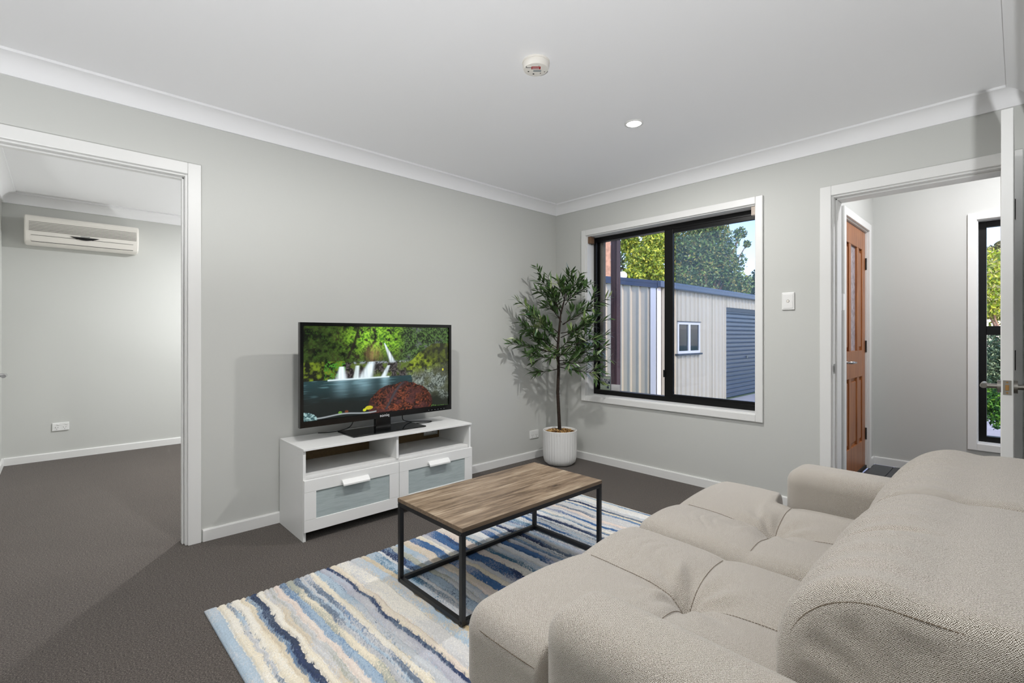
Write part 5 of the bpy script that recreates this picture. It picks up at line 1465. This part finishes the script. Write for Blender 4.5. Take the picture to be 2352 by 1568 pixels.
def tree(name, label, base, blobs, n, size, cols, seed, trunk_r=0.18, nb=8, barkm='branch', group='trees beyond the shed', cat='tree'):
    e = empty(name, label, cat, (base[0], base[1], GZ), group=group); off = e.location
    rg = random.Random(seed)
    cz = sum(b[2] for b in blobs) / len(blobs); cx = sum(b[0] for b in blobs) / len(blobs); cy = sum(b[1] for b in blobs) / len(blobs)
    fork = Vector((base[0] * 0.6 + cx * 0.4, base[1] * 0.6 + cy * 0.4, GZ + max(0.3, (cz - GZ) * 0.45)))
    make('trunk', MB().tube([Vector((base[0], base[1], GZ)), Vector((base[0], base[1], GZ)).lerp(fork, 0.6) + Vector((0.06, 0.04, 0)), fork], [trunk_r, trunk_r * 0.8, trunk_r * 0.65], 10), M[barkm], e, off=off, smooth=True)
    for i in range(nb):
        b_ = blobs[i % len(blobs)]; tgt = Vector(b_[:3]) + Vector((rg.uniform(-.5, .5), rg.uniform(-.5, .5), rg.uniform(-.3, .5))) * b_[3]
        md = fork.lerp(tgt, 0.5) + Vector((rg.uniform(-.2, .2), rg.uniform(-.2, .2), rg.uniform(0.0, .3))) * b_[3]
        make('branch', MB().tube([fork, md, tgt], [trunk_r * 0.4, trunk_r * 0.26, trunk_r * 0.08], 7), M[barkm], e, off=off, smooth=True)
    foliage('foliage', blobs, n, size, cols, e, off, seed)
    return e
YG = [(176, 190, 60), (204, 206, 84), (142, 166, 52), (96, 126, 44), (120, 140, 60)]
MG = [(112, 142, 66), (86, 118, 60), (148, 162, 84), (66, 96, 54), (172, 158, 84), (132, 150, 96)]
DG = [(50, 72, 44), (64, 90, 52), (38, 56, 38), (90, 104, 58)]
A = pxblobs([(1478, 605, 42, 22), (1505, 575, 40, 22.5), (1450, 645, 30, 21.5), (1512, 640, 34, 22), (1446, 560, 24, 23), (1500, 520, 34, 23)])
tree('gum_sapling', 'sunlit yellow green tree behind the left of the shed', (16.6, 8.2), A, 16000, 0.085, YG, 41)
B = pxblobs([(1590, 590, 58, 25), (1640, 562, 50, 25.5), (1600, 640, 52, 25), (1660, 612, 46, 25), (1556, 560, 48, 24.5), (1692, 655, 34, 24.5), (1625, 520, 44, 25), (1560, 640, 42, 24.5), (1700, 535, 14, 25), (1715, 560, 9, 25), (1600, 470, 60, 25.5)])
tree('fig_tree', 'large spreading green tree above the shed roof', (20.5, 8.0), B, 30000, 0.085, MG, 42, 0.25, 14)
Cb = pxblobs([(1650, 675, 55, 30), (1555, 675, 55, 30), (1725, 680, 42, 30), (1455, 670, 55, 30), (1400, 600, 40, 31), (1400, 680, 45, 31), (1780, 660, 60, 30)])
tree('background_tree', 'dark evergreen tree low behind the shed roof', (24.0, 9.0), Cb, 16000, 0.13, DG, 43, 0.25, 10)
gp = at_depth(1388, 600, 20)
e = empty('gum_tree', 'thick pale pinkish gum tree trunk left of the veranda post', 'tree', (gp.x, gp.y, GZ), group='trees beyond the shed')
make('trunk', MB().tube([(0, 0, 0), (0.02, 0, 2), (-0.02, 0.02, 4.5), (0.05, 0, 8)], [0.36, 0.31, 0.29, 0.24], 18), M['gum_bark'], e, smooth=True)
make('branch', MB().tube([(0.0, 0, 6.2), (0.6, -0.5, 7.4), (1.2, -1.0, 8.6)], [0.12, 0.09, 0.04], 8), M['gum_bark'], e, smooth=True)
foliage('foliage', [(0.2, 0, 8.6, 1.4), (1.2, -1.0, 8.8, 1.2), (-0.8, 0.6, 8.2, 1.1)], 3000, 0.16, MG, e, (0, 0, 0), 47)
# seen through the hall window
H1 = pxblobs([(2280, 650, 60, 8.6), (2300, 700, 50, 8.6), (2262, 690, 46, 8.5), (2285, 600, 34, 8.8), (2340, 660, 60, 8.8), (2230, 680, 50, 8.6)])
tree('wattle_tree', 'bright yellow green tree in the upper pane of the hall window', (8.2, -3.2), H1, 15000, 0.034, [(206, 214, 60), (176, 196, 50), (226, 222, 96), (140, 168, 60), (196, 190, 120)], 51, 0.06, 7, 'gum_bark', 'garden plants outside the hall window')
H2 = pxblobs([(2285, 578, 15, 12), (2300, 566, 12, 12), (2266, 580, 12, 12), (2320, 585, 20, 12)])
tree('tall_gum', 'olive brown treetop against the sky in the hall window', (10.8, -3.6), H2, 3000, 0.04, [(150, 140, 84), (124, 120, 70), (96, 104, 62)], 52, 0.05, 4, 'branch', 'garden plants outside the hall window')
H3 = pxblobs([(2285, 800, 38, 6.6), (2285, 850, 42, 6.5), (2255, 830, 40, 6.5), (2320, 830, 42, 6.5), (2230, 850, 40, 6.5), (2285, 890, 36, 6.4), (2350, 850, 44, 6.6)])
tree('hedge', 'clipped blue green hedge in the lower pane of the hall window', (5.9, -3.2), H3, 9000, 0.026, [(112, 136, 96), (150, 168, 122), (72, 98, 66), (54, 78, 54)], 53, 0.03, 5, 'branch', 'garden plants outside the hall window', 'hedge')
H4 = pxblobs([(2288, 925, 28, 4.9), (2300, 955, 30, 4.8), (2262, 935, 20, 4.9), (2330, 940, 36, 4.9), (2282, 905, 18, 5.0)])
tree('garden_shrub', 'leafy green shrub at the bottom of the hall window', (3.75, -3.25), H4, 2600, 0.022, [(92, 150, 50), (60, 110, 44), (130, 180, 60), (36, 70, 34)], 54, 0.02, 6, 'branch', 'garden plants outside the hall window', 'shrub')
g = make('ground_path', MB().box(1.96, 8.0, -6.0, -2.3, GZ, GZ + 0.01), M['concrete']); tag(g, 'pale concrete path outside the hall window', 'paving', kind='structure')
